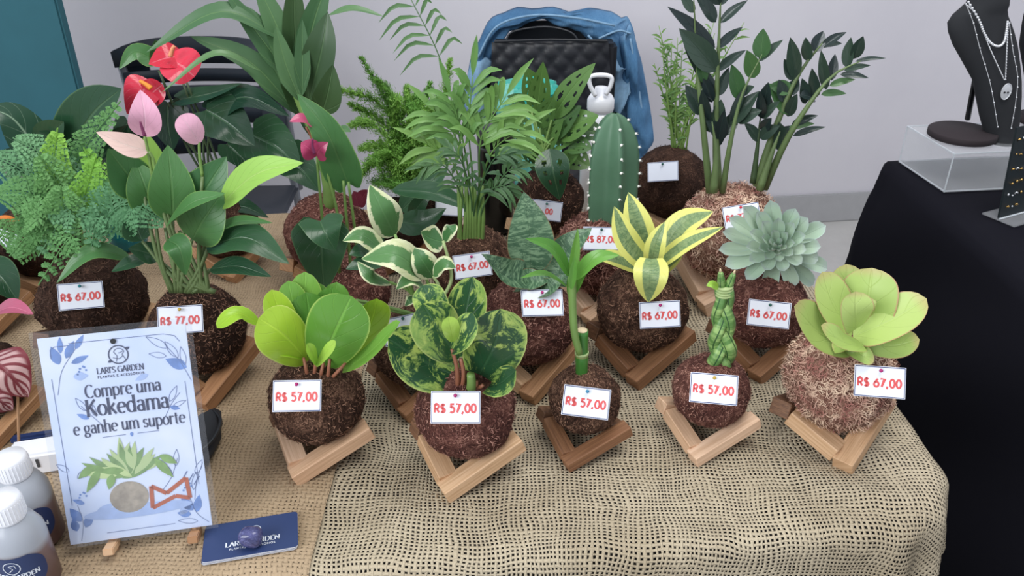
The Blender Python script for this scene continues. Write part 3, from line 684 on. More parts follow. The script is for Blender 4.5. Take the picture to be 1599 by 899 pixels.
# 2 marbled peperomia ------------------------------------------------------
R, c, r = koke('peperomia_kokedama', 'moss ball with round dark green leaves marbled in yellow, front row centre', 727, 638, 79, -16, 1, 'coir_red', 'fib_red', 12, 'wooden stand under the marbled peperomia ball', nf=2000)
Y = c.y
lv(R, Y, [
 (712, 560, 738, 432, 64, dict(d=(0, -.02, -.035), n=(.2, 1, .4))), (704, 545, 660, 445, 52, dict(d=(0, -.01, -.02), mid=(674, 475), n=(-.1, 1, .5))),
 (718, 588, 606, 528, 92, dict(d=(0, .02, .04), mid=(660, 562), n=(.1, 1, .5), fold=.12, prof='rd')),
 (742, 594, 783, 482, 92, dict(d=(0, .035, .045), mid=(772, 540), n=(.15, 1, .25), fold=.06, prof='rd')),
 (752, 600, 806, 578, 44, dict(d=(0, .03, .045), mid=(778, 600), n=(.2, 1, .6), m='marble')),
 (716, 560, 660, 474, 78, dict(d=(.01, .03, .035), mid=(682, 512), n=(0, 1, .3), fold=.08, prof='rd')),
 (705, 548, 738, 488, 40, dict(d=(.02, .055, .055), mid=(724, 524), n=(-.3, 1, .3), fold=.4)),
 (708, 534, 700, 494, 27, dict(d=(.04, .06, .062), m='lime', prof='ob'))], mat='marble', prof='ob', cup=.15)
for a, b_ in (((722, 606), (720, 560)), ((736, 608), (744, 594)), ((715, 604), (706, 545)), ((742, 606), (755, 600))): pxtube(R, Y, [a, ((a[0]+b_[0])/2+3, (a[1]+b_[1])/2), b_], [4, 2.8], 'stem_red', d=[.02, .025, .025])
pxtube(R, Y, [(735, 610), (736, 596), (735, 584)], [8, 6.5], 'stem', d=[.025, .028, .03])
card(713, 636, c, r, 'R$ 57,00', 'price card R$ 57,00 on the marbled peperomia ball', 0, pin='pin_magenta')
# 3 lucky bamboo -----------------------------------------------------------
R, c, r = koke('lucky_bamboo_kokedama', 'moss ball with a single cut lucky bamboo cane and leafy shoot', 913, 622, 57, -20, 1, 'coir', 'fib', 13, 'brown wooden stand under the lucky bamboo ball', k=1.1)
Y = c.y
b0, b1_ = PY(908, 596, Y), PY(909, 516, Y); q = m_px(b0); mb = MB()
mb.tube(cat([b0, b1_], 12), [q*(9.5 if i not in (5, 6) else 10.2) for i in range(13)], 16)
o = mb.build('cane', M['cane'], R, True)
MB().tube([b0.lerp(b1_, .55), b0.lerp(b1_, .6)], q*10.8, 16).build('node_ring', M['stem_pale'], R, True)
MB().tube([b0.lerp(b1_, .02), b0.lerp(b1_, .06)], q*10.8, 16).build('node_ring', M['stem_pale'], R, True)
MB().tube([b1_, b1_+V((0, 0, .001))], q*8, 16).build('cut_end', M['cream'], R, True)
pxtube(R, Y, [(905, 552), (897, 520), (894, 480), (893, 430)], [5.5, 6.5], 'bamboo_stem' if 0 else 'stem', d=[.012, .014, .01, .01], lab='green shoot')
lv(R, Y, [(892, 438, 902, 356, 17, dict(d=(.01, .01, .015), n=(.4, 1, 0))), (890, 432, 820, 372, 24, dict(mid=(862, 388), d=(.01, .03, .04), n=(.2, 1, .7))),
 (886, 448, 812, 434, 15, dict(mid=(850, 428), d=(.01, .03, .05), n=(0, .5, 1))), (896, 436, 968, 398, 26, dict(mid=(930, 404), d=(.01, .02, .02), n=(-.2, 1, .7))),
 (892, 452, 898, 398, 12, dict(d=(.02, .025, .03))), (893, 470, 890, 418, 14, dict(d=(.0, .0, .0))), (897, 460, 932, 412, 13, dict(mid=(912, 428), n=(-.4, 1, .5)))], mat='bamboo', prof='ov', fold=.35)
card(915, 627, c, r, 'R$ 57,00', 'price card R$ 57,00 on the lucky bamboo ball', -7, pin='pin_blue')
# 4 braided sansevieria ----------------------------------------------------
R, c, r = koke('braided_snake_plant_kokedama', 'moss ball with a plump braided green snake plant spire', 1110, 608, 61, -20, 0, 'coir_red', 'fib_red', 14, 'pale new wooden stand under the braided plant ball', k=1.08, nf=1900)
Y = c.y
b0 = PY(1126, 572, Y); b1_ = PY(1131, 452, Y); q = m_px(b0); ax = (b1_-b0); sx = V((1, 0, 0)); sy = ax.cross(sx).normalized()
for kk in range(3):
    pts = []; rad = []
    for i in range(33):
        t = i/32; th = 2*pi*(t*.95)+kk*2*pi/3+.4; am = (15 - 9*t)*q*(1 if t > .05 else .8)
        pts.append(b0+ax*t+sx*math.sin(th)*am+sy*math.sin(2*th)*am*.5); rad.append(q*(11-2.6*t)*(1 if t > .04 else .85))
    MB().tube(pts, rad, 12).build('braided_leaf', M['braid'], R, True)
for dx, (tx, ty) in ((-4, (1125, 424)), (5, (1146, 426))):
    a = PY(1131+dx, 450, Y); e = PY(tx, ty, Y-.005); MB().tube([a, a.lerp(e, .5), a.lerp(e, .85), e], [q*7, q*6, q*4.5, q*2.5], 10).build('leaf_tip', M['braid'], R, True)
    MB().tube([e, e+(e-a)*.2], [q*2.2, q*.7], 8).build('dry_point', M['cream'], R, True)
mb = MB()
for k_ in range(4): mb.lathe([(q*(12.+.6*(k_ % 2)), 0), (q*13.4, q*1.6), (q*12, q*3.4)], b0+ax*(.93+.033*k_), 16, ax.normalized())
mb.build('tie', M['stem_pale'], R, True)
lv(R, Y, [(1122, 450, 1103, 446, 13, dict(mid=(1112, 444), d=(.012, .02, .02)))], mat='lime', prof='ov')
card(1114, 607, c, r, 'R$ 57,00', 'price card R$ 57,00 on the braided snake plant ball', -5, pin='pin_gold')
# 5 paddle kalanchoe -------------------------------------------------------
R, c, r = koke('paddle_kalanchoe_kokedama', 'shaggy pale moss ball with broad lime paddle leaves edged pink at the table corner', 1311, 588, 83, 2, 1, 'coir_pale', 'fib_pale', 15, 'wooden stand under the lime paddle leaf ball at the corner', rough=.08, nf=6500, fl=1.5)
Y = c.y
lv(R, Y, [
 (1325, 500, 1322, 412, 56, dict(d=(.0, -.01, -.02))),
 (1330, 538, 1240, 478, 72, dict(d=(.02, .035, .05), mid=(1280, 520), n=(.25, .9, .6))), (1320, 542, 1364, 566, 32, dict(d=(.02, .05, .06), n=(0, .6, 1))),
 (1340, 528, 1436, 530, 54, dict(d=(.02, .04, .05), mid=(1390, 540), n=(0, .8, .9))),
 (1334, 520, 1284, 424, 60, dict(d=(.02, .02, .01), mid=(1302, 476), n=(.45, 1, .2))), (1345, 512, 1362, 418, 84, dict(d=(.02, .015, .0), mid=(1356, 465), n=(-.05, 1, .2))),
 (1332, 526, 1447, 466, 68, dict(d=(.025, .04, .045), mid=(1392, 500), n=(-.2, .8, .7))),
 (1350, 542, 1282, 508, 38, dict(d=(.05, .07, .07), mid=(1316, 534), n=(.1, .7, 1))),
 (1336, 514, 1336, 455, 52, dict(d=(.035, .05, .045), mid=(1336, 486), n=(.35, 1, .1))), (1354, 494, 1362, 466, 17, dict(d=(.03, .035, .03))),
 (1322, 538, 1300, 545, 30, dict(d=(.03, .05, .05), n=(0, .5, 1)))], mat='kalan', prof='ka', cup=-.15, fold=.12, th=.0035)
pxtube(R, Y, [(1325, 560), (1332, 545), (1336, 535)], [10, 8], 'stem', d=[.0, .01, .015])
card(1358, 594, c, r, 'R$ 67,00', 'price card R$ 67,00 on the lime paddle leaf ball', -4, pin='pin_magenta', lean=.6, off=.02)
# 6 whale fin snake plant --------------------------------------------------
R, c, r = koke('snake_plant_kokedama', 'moss ball with one broad upright dark banded snake plant leaf', 826, 499, 74, 4, 0, 'coir_red', 'fib_red', 16, 'wooden stand under the broad dark snake plant ball')
Y = c.y
lv(R, Y, [(870, 446, 924, 356, 52, dict(mid=(880, 396), d=(0, -.02, -.03), n=(-.6, 1, .2), prof='ss', wave=.02)),
 (830, 430, 818, 299, 74, dict(mid=(828, 365), d=(0, -.005, -.02), n=(0, 1, .1), prof='ov', fold=.1)),
 (836, 440, 752, 396, 54, dict(mid=(790, 432), d=(.0, .02, .03), n=(.4, .8, .8), fold=.7, wave=.03)), (800, 448, 860, 436, 40, dict(d=(0, .02, .02), n=(0, 1, .8), fold=.5)),
 (822, 452, 884, 428, 36, dict(mid=(856, 452), d=(.01, .03, .03), n=(-.3, .8, .8), fold=.5))], mat='whale', prof='ov', th=.0015)
card(845, 475, c, r, 'R$ 67,00', 'price card R$ 67,00 on the dark banded snake plant ball', 3, pin='pin_magenta')
# 7 yellow margined snake plant --------------------------------------------
R, c, r = koke('snake_plant_kokedama', 'round moss ball with yellow margined snake plant rosette', 1003, 480, 72, -8, 1, 'coir', 'fib', 17, 'wooden stand under the yellow margined snake plant ball')
Y = c.y
lv(R, Y, [(1012, 412, 981, 300, 47, dict(d=(0, -.01, -.03), n=(.1, 1, .2))), (1030, 404, 1114, 330, 47, dict(mid=(1065, 352), d=(0, -.01, -.01), n=(-.2, 1, .6))),
 (1000, 420, 922, 398, 32, dict(mid=(962, 405), d=(0, .01, .02), n=(0, .8, .8))), (1030, 424, 1066, 398, 24, dict(d=(0, .0, .0), n=(-.2, 1, .6))),
 (1010, 414, 959, 322, 41, dict(mid=(977, 374), d=(.01, .02, .01), n=(.3, 1, .2))), (1022, 418, 1130, 354, 32, dict(mid=(1072, 380), d=(.01, .02, .02), n=(-.2, .7, .9))),
 (1018, 420, 1038, 346, 32, dict(mid=(1024, 382), d=(.02, .03, .02), n=(-.1, 1, .1))), (1017, 404, 1012, 472, 53, dict(mid=(1016, 432), d=(.035, .062, .06), n=(0, 1, .6)))],
 mat='goldsan', prof='ss', fold=.18)
card(1028, 490, c, r, 'R$ 67,00', 'price card R$ 67,00 on the yellow margined snake plant ball', 3, pin='pin_magenta')
# 8 echeveria --------------------------------------------------------------
R, c, r = koke('echeveria_kokedama', 'moss ball with a large grey green succulent rosette of spoon leaves', 1193, 478, 68, -10, 1, 'coir_red', 'fib_red', 18, 'brown wooden stand under the grey green rosette ball', nf=2200)
Y = c.y; cen = PY(1213, 388, Y-.03); q = m_px(cen)
outer = [(1202, 312), (1242, 325), (1290, 352), (1282, 385), (1292, 420), (1270, 445), (1240, 448), (1200, 452), (1165, 436), (1132, 415), (1122, 390), (1128, 362), (1138, 340), (1160, 322), (1182, 330), (1225, 345), (1262, 340), (1278, 405)]
rng = random.Random(5)
for i, (tx, ty) in enumerate(outer):
    e = PY(tx, ty, Y-.02+rng.uniform(-.012, .012)); d = e-cen; m = cen+d*.5+(C0-cen).normalized()*(-.012)
    mb = MB(); leafmesh(mb, [cen+d*.08-V((0, -.012, 0)), m, e], rng.uniform(29, 35)*q, 'sp', nvec(cen, (0, 1, .4)), fold=.45, th=.003, seed=i); mb.build('leaf', M['echev'], R, True)
for ring, (nn_, L, wd_, lift) in enumerate(((11, 50, 25, .012), (8, 30, 19, .02), (5, 16, 13, .027), (4, 8, 8, .032))):
    for i in range(nn_):
        th = 2*pi*(i+.5*(ring % 2))/nn_+.2; cc = PY(1213, 388, Y-.03-lift*.6)
        e = PY(1213+math.cos(th)*L*rng.uniform(.9, 1.1), 386+math.sin(th)*L*.85-L*.08, Y-.035-lift)
        mb = MB(); leafmesh(mb, [cc, cc.lerp(e, .5)+(cc-C0).normalized()*.006, e], wd_*q, 'sp', nvec(cen, (0, 1, .4)), fold=.5, th=.0025, seed=i); mb.build('leaf', M['echev'], R, True)
card(1200, 489, c, r, 'R$ 67,00', 'price card R$ 67,00 on the grey green rosette ball', -5, pin='pin_green')
# 9 cactus -----------------------------------------------------------------
R, c, r = koke('cactus_kokedama', 'moss ball with a tall ribbed blue green column cactus', 938, 392, 70, -12, 0, 'coir_red', 'fib_red', 19, 'pale wooden stand under the cactus ball', rough=.07, nf=3400, fl=1.5)
Y = c.y; b0 = PY(951, 345, Y); b1_ = PY(960, 176, Y+.01); q = m_px(b0); ax = b1_-b0; L = ax.length; axn = ax.normalized()
sxx = V((1, 0, 0)); sxx = (sxx-axn*sxx.dot(axn)).normalized(); syy = axn.cross(sxx)
NR = 5; TH0 = -pi/2+.22; vs = []; fs = []; nz = 40; na = NR*12
def crad(t): return q*40*(1-max(0, (t-.5)/.505)**2.3)**.55*(.93+.07*min(1, t*4))
for i in range(nz+1):
    t = i/nz
    for j in range(na):
        th = 2*pi*j/na; k_ = 1-abs(math.sin(NR*(th-TH0)/2)); rr = crad(t)*(.64+.40*k_)
        vs.append(b0+ax*t+(sxx*math.cos(th)+syy*math.sin(th))*rr)
fs = [(i*na+j, i*na+(j+1) % na, (i+1)*na+(j+1) % na, (i+1)*na+j) for i in range(nz) for j in range(na)]
mb = MB(); mb.add(vs, fs); mb.build('cactus_column', M['cactus'], R, True)
mb = MB(); rng = random.Random(3)
for j in range(NR):
    th = TH0+2*pi*j/NR
    for i in range(8):
        t = .05+i*.12+.05*(j % 2)
        if t > .97: continue
        rr = crad(t)*1.04; p = b0+ax*t+(sxx*math.cos(th)+syy*math.sin(th))*rr; mb.sphere(p, q*2.1, 6)
        for k_ in range(4):
            dn = (sxx*math.cos(th)+syy*math.sin(th)+V((rng.uniform(-.8, .8), rng.uniform(-.8, .8), rng.uniform(-.8, .8)))).normalized(); mb.tube([p, p+dn*q*4.5], [q*.35, q*.1], 4)
mb.build('areole', plain('white_wool', sr(236, 236, 228), .9), R, True, 'stuff')
card(939, 374, c, r, 'R$ 87,00', 'price card R$ 87,00 on the cactus ball', -2, pin='pin_green')
# 10 dark zz plant ---------------------------------------------------------
R, c, r = koke('zz_plant_kokedama', 'big pale moss ball with upright near black glossy leaved stems', 1140, 362, 80, -28, 0, 'coir_pale', 'fib_pale', 20, 'long pale wooden stand under the near black leaved plant ball', rough=.07, nf=5600, fl=1.5)
Y = c.y
def pinnate(root, Y, path, r0, leaves, mat, smat='stem_zz', d=None, w=18, seed=0, wk=.42):
    pxtube(root, Y, path, [r0*1.15, r0*.12], smat, d=d)
    for (bx, by, tx, ty, *ww) in leaves:
        mm = mat
        if ww and isinstance(ww[-1], str): mm = ww.pop()
        ln = math.hypot(tx-bx, ty-by); wdt = (ww[0] if ww else ln*wk)*.98
        rg = random.Random(int(bx*3+ty)); dd = rg.uniform(-.012, .02)
        pxleaf(root, Y, bx, by, tx, ty, wdt, mm, 'ov', d=(.0, dd*.6, dd), n=(rg.uniform(-.35, .35), 1, rg.uniform(0, .6)), fold=.3, nt=10)
pinnate(R, Y, [(1121, 300), (1118, 200), (1121, 100), (1126, -15)], 6.5, [(1119, 112, 1060, 44), (1117, 75, 1042, 10, 22), (1118, 35, 1085, -10, 24), (1124, 36, 1168, 0, 15), (1119, 76, 1160, 42, 15), (1124, 8, 1100, -30), (1126, 8, 1140, -25),
 (1120, 110, 1165, 78, 15), (1118, 145, 1078, 95, 20), (1122, 150, 1138, 105, 18), (1117, 158, 1090, 120, 16)], 'zz', d=[0, 0, 0, 0])
pinnate(R, Y, [(1108, 300), (1098, 200), (1088, 100), (1083, -10)], 5.5, [(1117, 110, 1085, 55, 22), (1098, 180, 1070, 132, 26), (1090, 110, 1062, 44, 18, 'zz'), (1084, 20, 1062, -8, 16), (1104, 192, 1096, 140, 20), (1100, 130, 1088, 82, 20, 'zz_green')], 'zz', d=[.01, .01, 0, 0])
pinnate(R, Y, [(1128, 300), (1140, 225), (1158, 150), (1190, 85)], 4.6, [(1155, 155, 1142, 100, 26, 'zz_green'), (1178, 122, 1166, 78, 26, 'zz_green'), (1188, 92, 1192, 44, 28, 'zz_green'), (1184, 96, 1223, 62, 14), (1140, 195, 1186, 142, 26), (1150, 190, 1190, 172, 22), (1140, 190, 1168, 130, 14),
 (1128, 220, 1118, 172, 24), (1128, 215, 1102, 188, 22), (1132, 212, 1150, 172, 24), (1158, 148, 1178, 135, 14), (1120, 230, 1132, 170, 18)], 'zz', d=[.02, .03, .03, .03])
pinnate(R, Y, [(1114, 300), (1118, 240), (1112, 190)], 6, [(1115, 205, 1094, 170, 26), (1120, 190, 1126, 155, 20), (1112, 160, 1098, 122, 18)], 'zz', d=[.03, .03, .03])
pinnate(R, Y, [(1182, 290), (1205, 215), (1245, 120), (1290, 60)], 6.5, [(1242, 122, 1234, 58, 24, 'zz'), (1240, 125, 1224, 92, 20), (1262, 96, 1258, 58, 18), (1272, 82, 1286, 48, 22, 'zz'), (1282, 74, 1322, 50, 14, 'zz'), (1285, 72, 1315, 68, 12), (1236, 142, 1200, 134, 24, 'zz_green'),
 (1232, 150, 1247, 122, 20), (1225, 160, 1216, 124, 20), (1236, 178, 1200, 130, 30, 'zz_green'), (1230, 182, 1245, 146, 18), (1192, 170, 1200, 128, 20), (1190, 185, 1218, 158, 16), (1203, 175, 1190, 140, 16)], 'zz', d=[0, 0, 0, 0])
pinnate(R, Y, [(1194, 294), (1225, 225), (1262, 165), (1300, 118), (1345, 95)], 5.5, [(1282, 148, 1322, 146, 13, 'zz_green'), (1295, 134, 1336, 124, 12, 'zz_green'), (1312, 116, 1357, 122, 11), (1318, 110, 1360, 102, 10), (1335, 96, 1384, 91, 8), (1333, 92, 1348, 56, 20), (1322, 106, 1329, 58, 19),
 (1298, 126, 1304, 84, 16), (1290, 140, 1282, 78, 17), (1275, 152, 1268, 106, 18), (1272, 154, 1248, 150, 24), (1258, 162, 1252, 122, 20), (1236, 195, 1278, 180, 13), (1232, 200, 1272, 193, 12, 'zz_green'), (1238, 212, 1290, 198, 11), (1220, 235, 1216, 190, 26)], 'zz', d=[0, .02, .03, .03, .03])
pinnate(R, Y, [(1176, 285), (1182, 235), (1188, 175)], 5, [(1185, 220, 1162, 192, 18), (1190, 205, 1205, 184, 18), (1186, 216, 1218, 196, 20), (1190, 185, 1186, 142, 16)], 'zz', 'stem_dark', d=[0, .0, .0])
pinnate(R, Y, [(1186, 296), (1205, 240), (1218, 205)], 6, [(1210, 226, 1235, 196, 22)], 'zz', d=[.02, .02, .02])
card(1157, 339, c, r, 'R$ 77,00', 'price card R$ 77,00 on the near black leaved plant ball behind the rosette', 8, pin='pin_red')
# 11 bamboo like plant at the back -----------------------------------------
R, c, r = koke('bamboo_palm_kokedama', 'dark moss ball with thin upright bamboo like stems at the back', 1046, 284, 60, 12, 0, 'coir_dark', 'fib_dark', 21, 'wooden stand under the dark ball behind the cactus', nf=1000)
Y = c.y; rng = random.Random(8)
for i in range(18):
    bx = 1050+i*1.2; tx = rng.uniform(1016, 1128); ty = rng.uniform(55, 185) if i % 4 else rng.uniform(30, 70)
    if i == 5: tx, ty = 1162, 35
    dd = rng.uniform(-.02, .02); P_ = [(bx, 240), ((bx+tx)/2-4+rng.uniform(-6, 6), (240+ty)/2), (tx, ty)]
    pxtube(R, Y, P_, [1.6, .5], 'stem', d=[0, dd/2, dd], n=5, name='stalk')
    mb = MB(); k_ = 17
    path = cat([PY(*P_[0], Y), PY(*P_[1], Y-dd/2), PY(*P_[2], Y-dd)], 30)
    for j in range(k_):
        p = path[int(8+22*j/k_)]; L = rng.uniform(12, 28)*m_px(p); a = rng.uniform(.3, 1.1)*rng.choice((-1, 1)); dr = V((math.sin(a), rng.uniform(-.5, .5), math.cos(a)))
        leafmesh(mb, [p, p+dr*L*.5, p+dr*L-V((0, 0, L*.25))], L*.17, 'la', V((rng.uniform(-.5, .5), -1, rng.uniform(0, .8))), nt=4, ns=1)
    mb.build('leafy_stalk', M['bamboo_thin'], R, True)
card(1036, 269, c, r, None, 'blank glossy white price card on the dark ball at the back', 0, pin='pin_green', gloss=True, lean=.2)
# 12 holed monstera --------------------------------------------------------
R, c, r = koke('monstera_kokedama', 'moss ball with climbing green leaves full of oval holes', 856, 312, 56, 10, 0, 'coir_dark', 'fib', 22, 'wooden stand under the holed leaf plant ball', nf=1000)
Y = c.y
HO = [(.45, .3, .13, .07), (-.45, .34, .13, .07), (.5, .5, .13, .06), (-.5, .54, .13, .06), (.42, .68, .1, .05), (-.4, .72, .1, .05)]
lv(R, Y, [(836, 190, 848, 96, 37, dict(n=(.3, 1, .1))), (830, 175, 792, 150, 32, dict(n=(0, 1, .6))), (862, 185, 930, 98, 39, dict(mid=(892, 140), n=(-.2, 1, .3))), (840, 165, 822, 105, 37, {}),
 (868, 210, 935, 180, 50, dict(n=(0, 1, .6), d=(0, .02, .03))), (880, 240, 922, 262, 43, dict(n=(0, 1, .6), d=(0, .02, .03))), (858, 232, 874, 312, 54, dict(mid=(864, 268), d=(.04, .07, .07), n=(0, 1, .3), m='deep')),
 (850, 215, 908, 165, 43, dict(n=(0, 1, .6))), (880, 200, 948, 210, 43, dict(n=(0, 1, .5))), (850, 225, 905, 215, 39, dict(n=(0, 1, .8))), (808, 230, 788, 262, 30, dict(d=(.05, .06, .07))), (838, 240, 880, 185, 37, dict(n=(-.3, 1, .4))),
 (832, 205, 790, 195, 32, dict(n=(.2, 1, .6))), (842, 200, 865, 150, 32, {}), (822, 240, 800, 205, 26, {}), (846, 255, 826, 215, 28, dict(d=(0, .02, .03))), (870, 262, 906, 236, 30, dict(n=(0, 1, .6), d=(.02, .04, .05))), (862, 270, 838, 262, 24, dict(d=(.03, .05, .06))), (888, 228, 925, 232, 34, dict(d=(.02, .04, .05), n=(0, 1, .7))), (850, 260, 815, 240, 32, {})], mat='monst', prof='ov', holes=HO, nt=24, ns=10, fold=.1)
for tx, ty in ((836, 190), (830, 175), (862, 185), (868, 210), (858, 232), (880, 200), (808, 230), (880, 240), (842, 200), (850, 225)): pxtube(R, Y, [(846+(tx % 7)*1.6, 285), (844+(tx % 5)*2, 240), (tx, ty)], 1.8, 'stem', d=[.02, .02, .01])
card(853, 327, c, r, '   00', 'glare washed price card ending in 00 on the holed leaf plant ball', -6, pin='pin_green', gloss=True, lean=.1)
# 13 parlour palm ----------------------------------------------------------
R, c, r = koke('parlour_palm_kokedama', 'dark moss ball with a bushy light green parlour palm', 738, 412, 66, 14, 0, 'coir', 'fib', 23, 'wooden stand under the parlour palm ball', nf=1200)
Y = c.y
def palmfrond(root, Y, path, n, L, w, mat, d=None, seed=0, droop=.3, ang=(1.0, .5), start=.25, name='frond', rr=1.2):
    rg = random.Random(seed); d = d or [0]*len(path)
    P_ = cat([PY(a, b, Y-dd) for (a, b), dd in zip(path, d)], 40); q = m_px(P_[0]); mb = MB()
    mb.tube(P_[::2], [rr*q*(1-.6*i/20) for i in range(21)], 5)
    for i in range(n):
        t = start+(1-start)*(i+.5)/n; k_ = int(t*39); p = P_[k_]; T = (P_[k_+1]-P_[k_]).normalized(); vw = (C0-p).normalized(); S = T.cross(vw).normalized()
        for sg in (-1, 1):
            a = ang[0]+(ang[1]-ang[0])*t+rg.uniform(-.12, .12); dr = T*math.cos(a)+S*sg*math.sin(a)+vw*rg.uniform(-.25, .25); ll = L*q*(1-.5*abs(t-.45))*rg.uniform(.85, 1.1)
            e = p+dr*ll-V((0, 0, ll*droop)); leafmesh(mb, [p, p+dr*ll*.55-V((0, 0, ll*droop*.15)), e], w*q, 'la', vw+V((rg.uniform(-.4, .4), 0, .3)), nt=5, ns=1, fold=.3)
    k_ = 39; T = (P_[40]-P_[38]).normalized(); leafmesh(mb, [P_[40], P_[40]+T*L*q*.4, P_[40]+T*L*q*.8-V((0, 0, L*q*.1))], w*q, 'la', (C0-P_[40]).normalized(), nt=5, ns=1)
    return mb.build(name, M[mat], root, True)
fr_ = [([(738, 368), (738, 280), (732, 200), (738, 120)], 6, 84, 10), ([(742, 368), (748, 290), (752, 215), (790, 150)], 7, 92, 10), ([(745, 368), (752, 290), (770, 235), (815, 200)], 6, 76, 9),
 ([(735, 368), (728, 280), (712, 215), (680, 175)], 6, 80, 9), ([(732, 368), (722, 300), (705, 250), (668, 225)], 6, 76, 9), ([(736, 368), (734, 290), (722, 215), (704, 150)], 6, 80, 9)]
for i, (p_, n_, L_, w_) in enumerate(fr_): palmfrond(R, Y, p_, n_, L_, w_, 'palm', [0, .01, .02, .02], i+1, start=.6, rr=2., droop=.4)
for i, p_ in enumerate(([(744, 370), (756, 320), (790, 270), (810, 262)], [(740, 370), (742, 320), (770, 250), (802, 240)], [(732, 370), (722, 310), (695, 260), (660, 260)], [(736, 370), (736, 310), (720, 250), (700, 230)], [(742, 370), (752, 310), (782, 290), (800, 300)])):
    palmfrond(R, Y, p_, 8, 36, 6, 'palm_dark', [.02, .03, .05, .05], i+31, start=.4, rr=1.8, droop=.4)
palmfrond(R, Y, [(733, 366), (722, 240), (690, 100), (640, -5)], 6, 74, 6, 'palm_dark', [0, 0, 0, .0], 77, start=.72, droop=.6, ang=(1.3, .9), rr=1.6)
rng = random.Random(2)
for i in range(9): bx = 716+i*4.5; pxtube(R, Y, [(bx, 384), (bx+rng.uniform(-3, 3), 340), (bx+rng.uniform(-6, 6), 290)], [3.6, 2.4], 'stem', d=[.02, .025, .02], name='stalk')
card(738, 414, c, r, 'R$ 67,00', 'price card R$ 67,00 on the parlour palm ball', 8, pin='pin_magenta')
# 14 foxtail fern ----------------------------------------------------------
R, c, r = koke('foxtail_fern_kokedama', 'moss ball with bushy bright green foxtail fern plumes behind the palm', 672, 330, 50, None, 0, 'coir_dark', 'fib_dark', 24, nf=500)
Y = c.y
def plume(root, Y, path, n, L, mat, d=None, seed=0, taper=.75):
    rg = random.Random(seed); d = d or [0]*len(path); P_ = cat([PY(a, b, Y-dd) for (a, b), dd in zip(path, d)], 50); q = m_px(P_[0]); mb = MB(); mb.tube(P_[::5], q*1.1, 4)
    for i in range(n):
        t = rg.uniform(.12, 1); k_ = min(49, int(t*50)); p = P_[k_]; T = (P_[k_+1]-P_[k_]).normalized(); o_ = T.orthogonal().normalized(); o2 = T.cross(o_); a = rg.uniform(0, 2*pi)
        rd = o_*math.cos(a)+o2*math.sin(a); ll = L*q*(1-taper*t**2.2)*rg.uniform(.6, 1.1); dr = (rd+T*rg.uniform(.3, 1.1)).normalized()
        b_ = T.cross(dr).normalized()*q*1.6; e = p+dr*ll
        for s_ in (.2, .4, .6, .8, 1.):
            m_ = p+dr*ll*s_; k2 = (T*rg.uniform(.2, 1)+V((rg.uniform(-1, 1), rg.uniform(-1, 1), rg.uniform(-.6, 1)))).normalized()*q*5.2
            mb.add([m_-b_*.6, m_+b_*.6, m_+k2], [(0, 1, 2)], [(.5, .5)]*3)
        mb.add([p-b_*.3, p+b_*.3, e], [(0, 1, 2)], [(.5, .5)]*3)
    return mb.build('frond', M[mat], root, True)
rng = random.Random(9)
tips = [((620, 190), (563, 88)), ((600, 170), (524, 138)), ((600, 195), (545, 162)), ((590, 200), (548, 195)), ((600, 250), (552, 285)), ((690, 180), (703, 92)), ((640, 190), (635, 135)), ((610, 230), (562, 232)), ((655, 190), (672, 130)), ((670, 200), (730, 150)), ((620, 170), (590, 125))]
for i, (m_, t_p) in enumerate(tips): plume(R, Y, [(665, 300), m_, t_p], 380, 20, 'fern', [0, rng.uniform(-.02, .04), rng.uniform(-.02, .04)], i)
for i in range(34):
    a = rng.uniform(-2.6, -.5) if i % 3 else rng.uniform(-3.6, .2); q1 = (640+rng.uniform(-35, 40), 235+rng.uniform(-45, 55)); t_p = (q1[0]+math.cos(a)*45, q1[1]+math.sin(a)*45)
    plume(R, Y, [(665, 305), q1, t_p], 230, 20, 'fern', [0, rng.uniform(-.03, .05), rng.uniform(-.02, .06)], i+40, .5)
card(700, 322, c, r, None, 'white price card behind the palm stems on the foxtail fern ball', 0, pin='pin_green')
# 15a dark leaved philodendron behind the pothos ---------------------------
R, c, r = koke('philodendron_kokedama', 'moss ball with long deep green pointed leaves behind the cream edged pothos', 625, 350, 46, -30, 0, 'coir_dark', 'fib_dark', 25, 'reddish wooden stand behind the cream edged pothos', nf=500)
Y = c.y
lv(R, Y, [(625, 330, 700, 262, 44, dict(m='deep', d=(.03, .03, .02), n=(0, 1, .5))), (612, 296, 741, 329, 36, dict(m='deep', mid=(680, 303), d=(.08, .11, .12), n=(0, .9, .9), fold=.4)), (620, 345, 697, 325, 44, dict(m='deep2', d=(.07, .09, .09), n=(0, 1, .5), mid=(655, 348))), (640, 340, 672, 300, 26, dict(m='deep2', d=(.05, .06, .06)))], prof='ov')
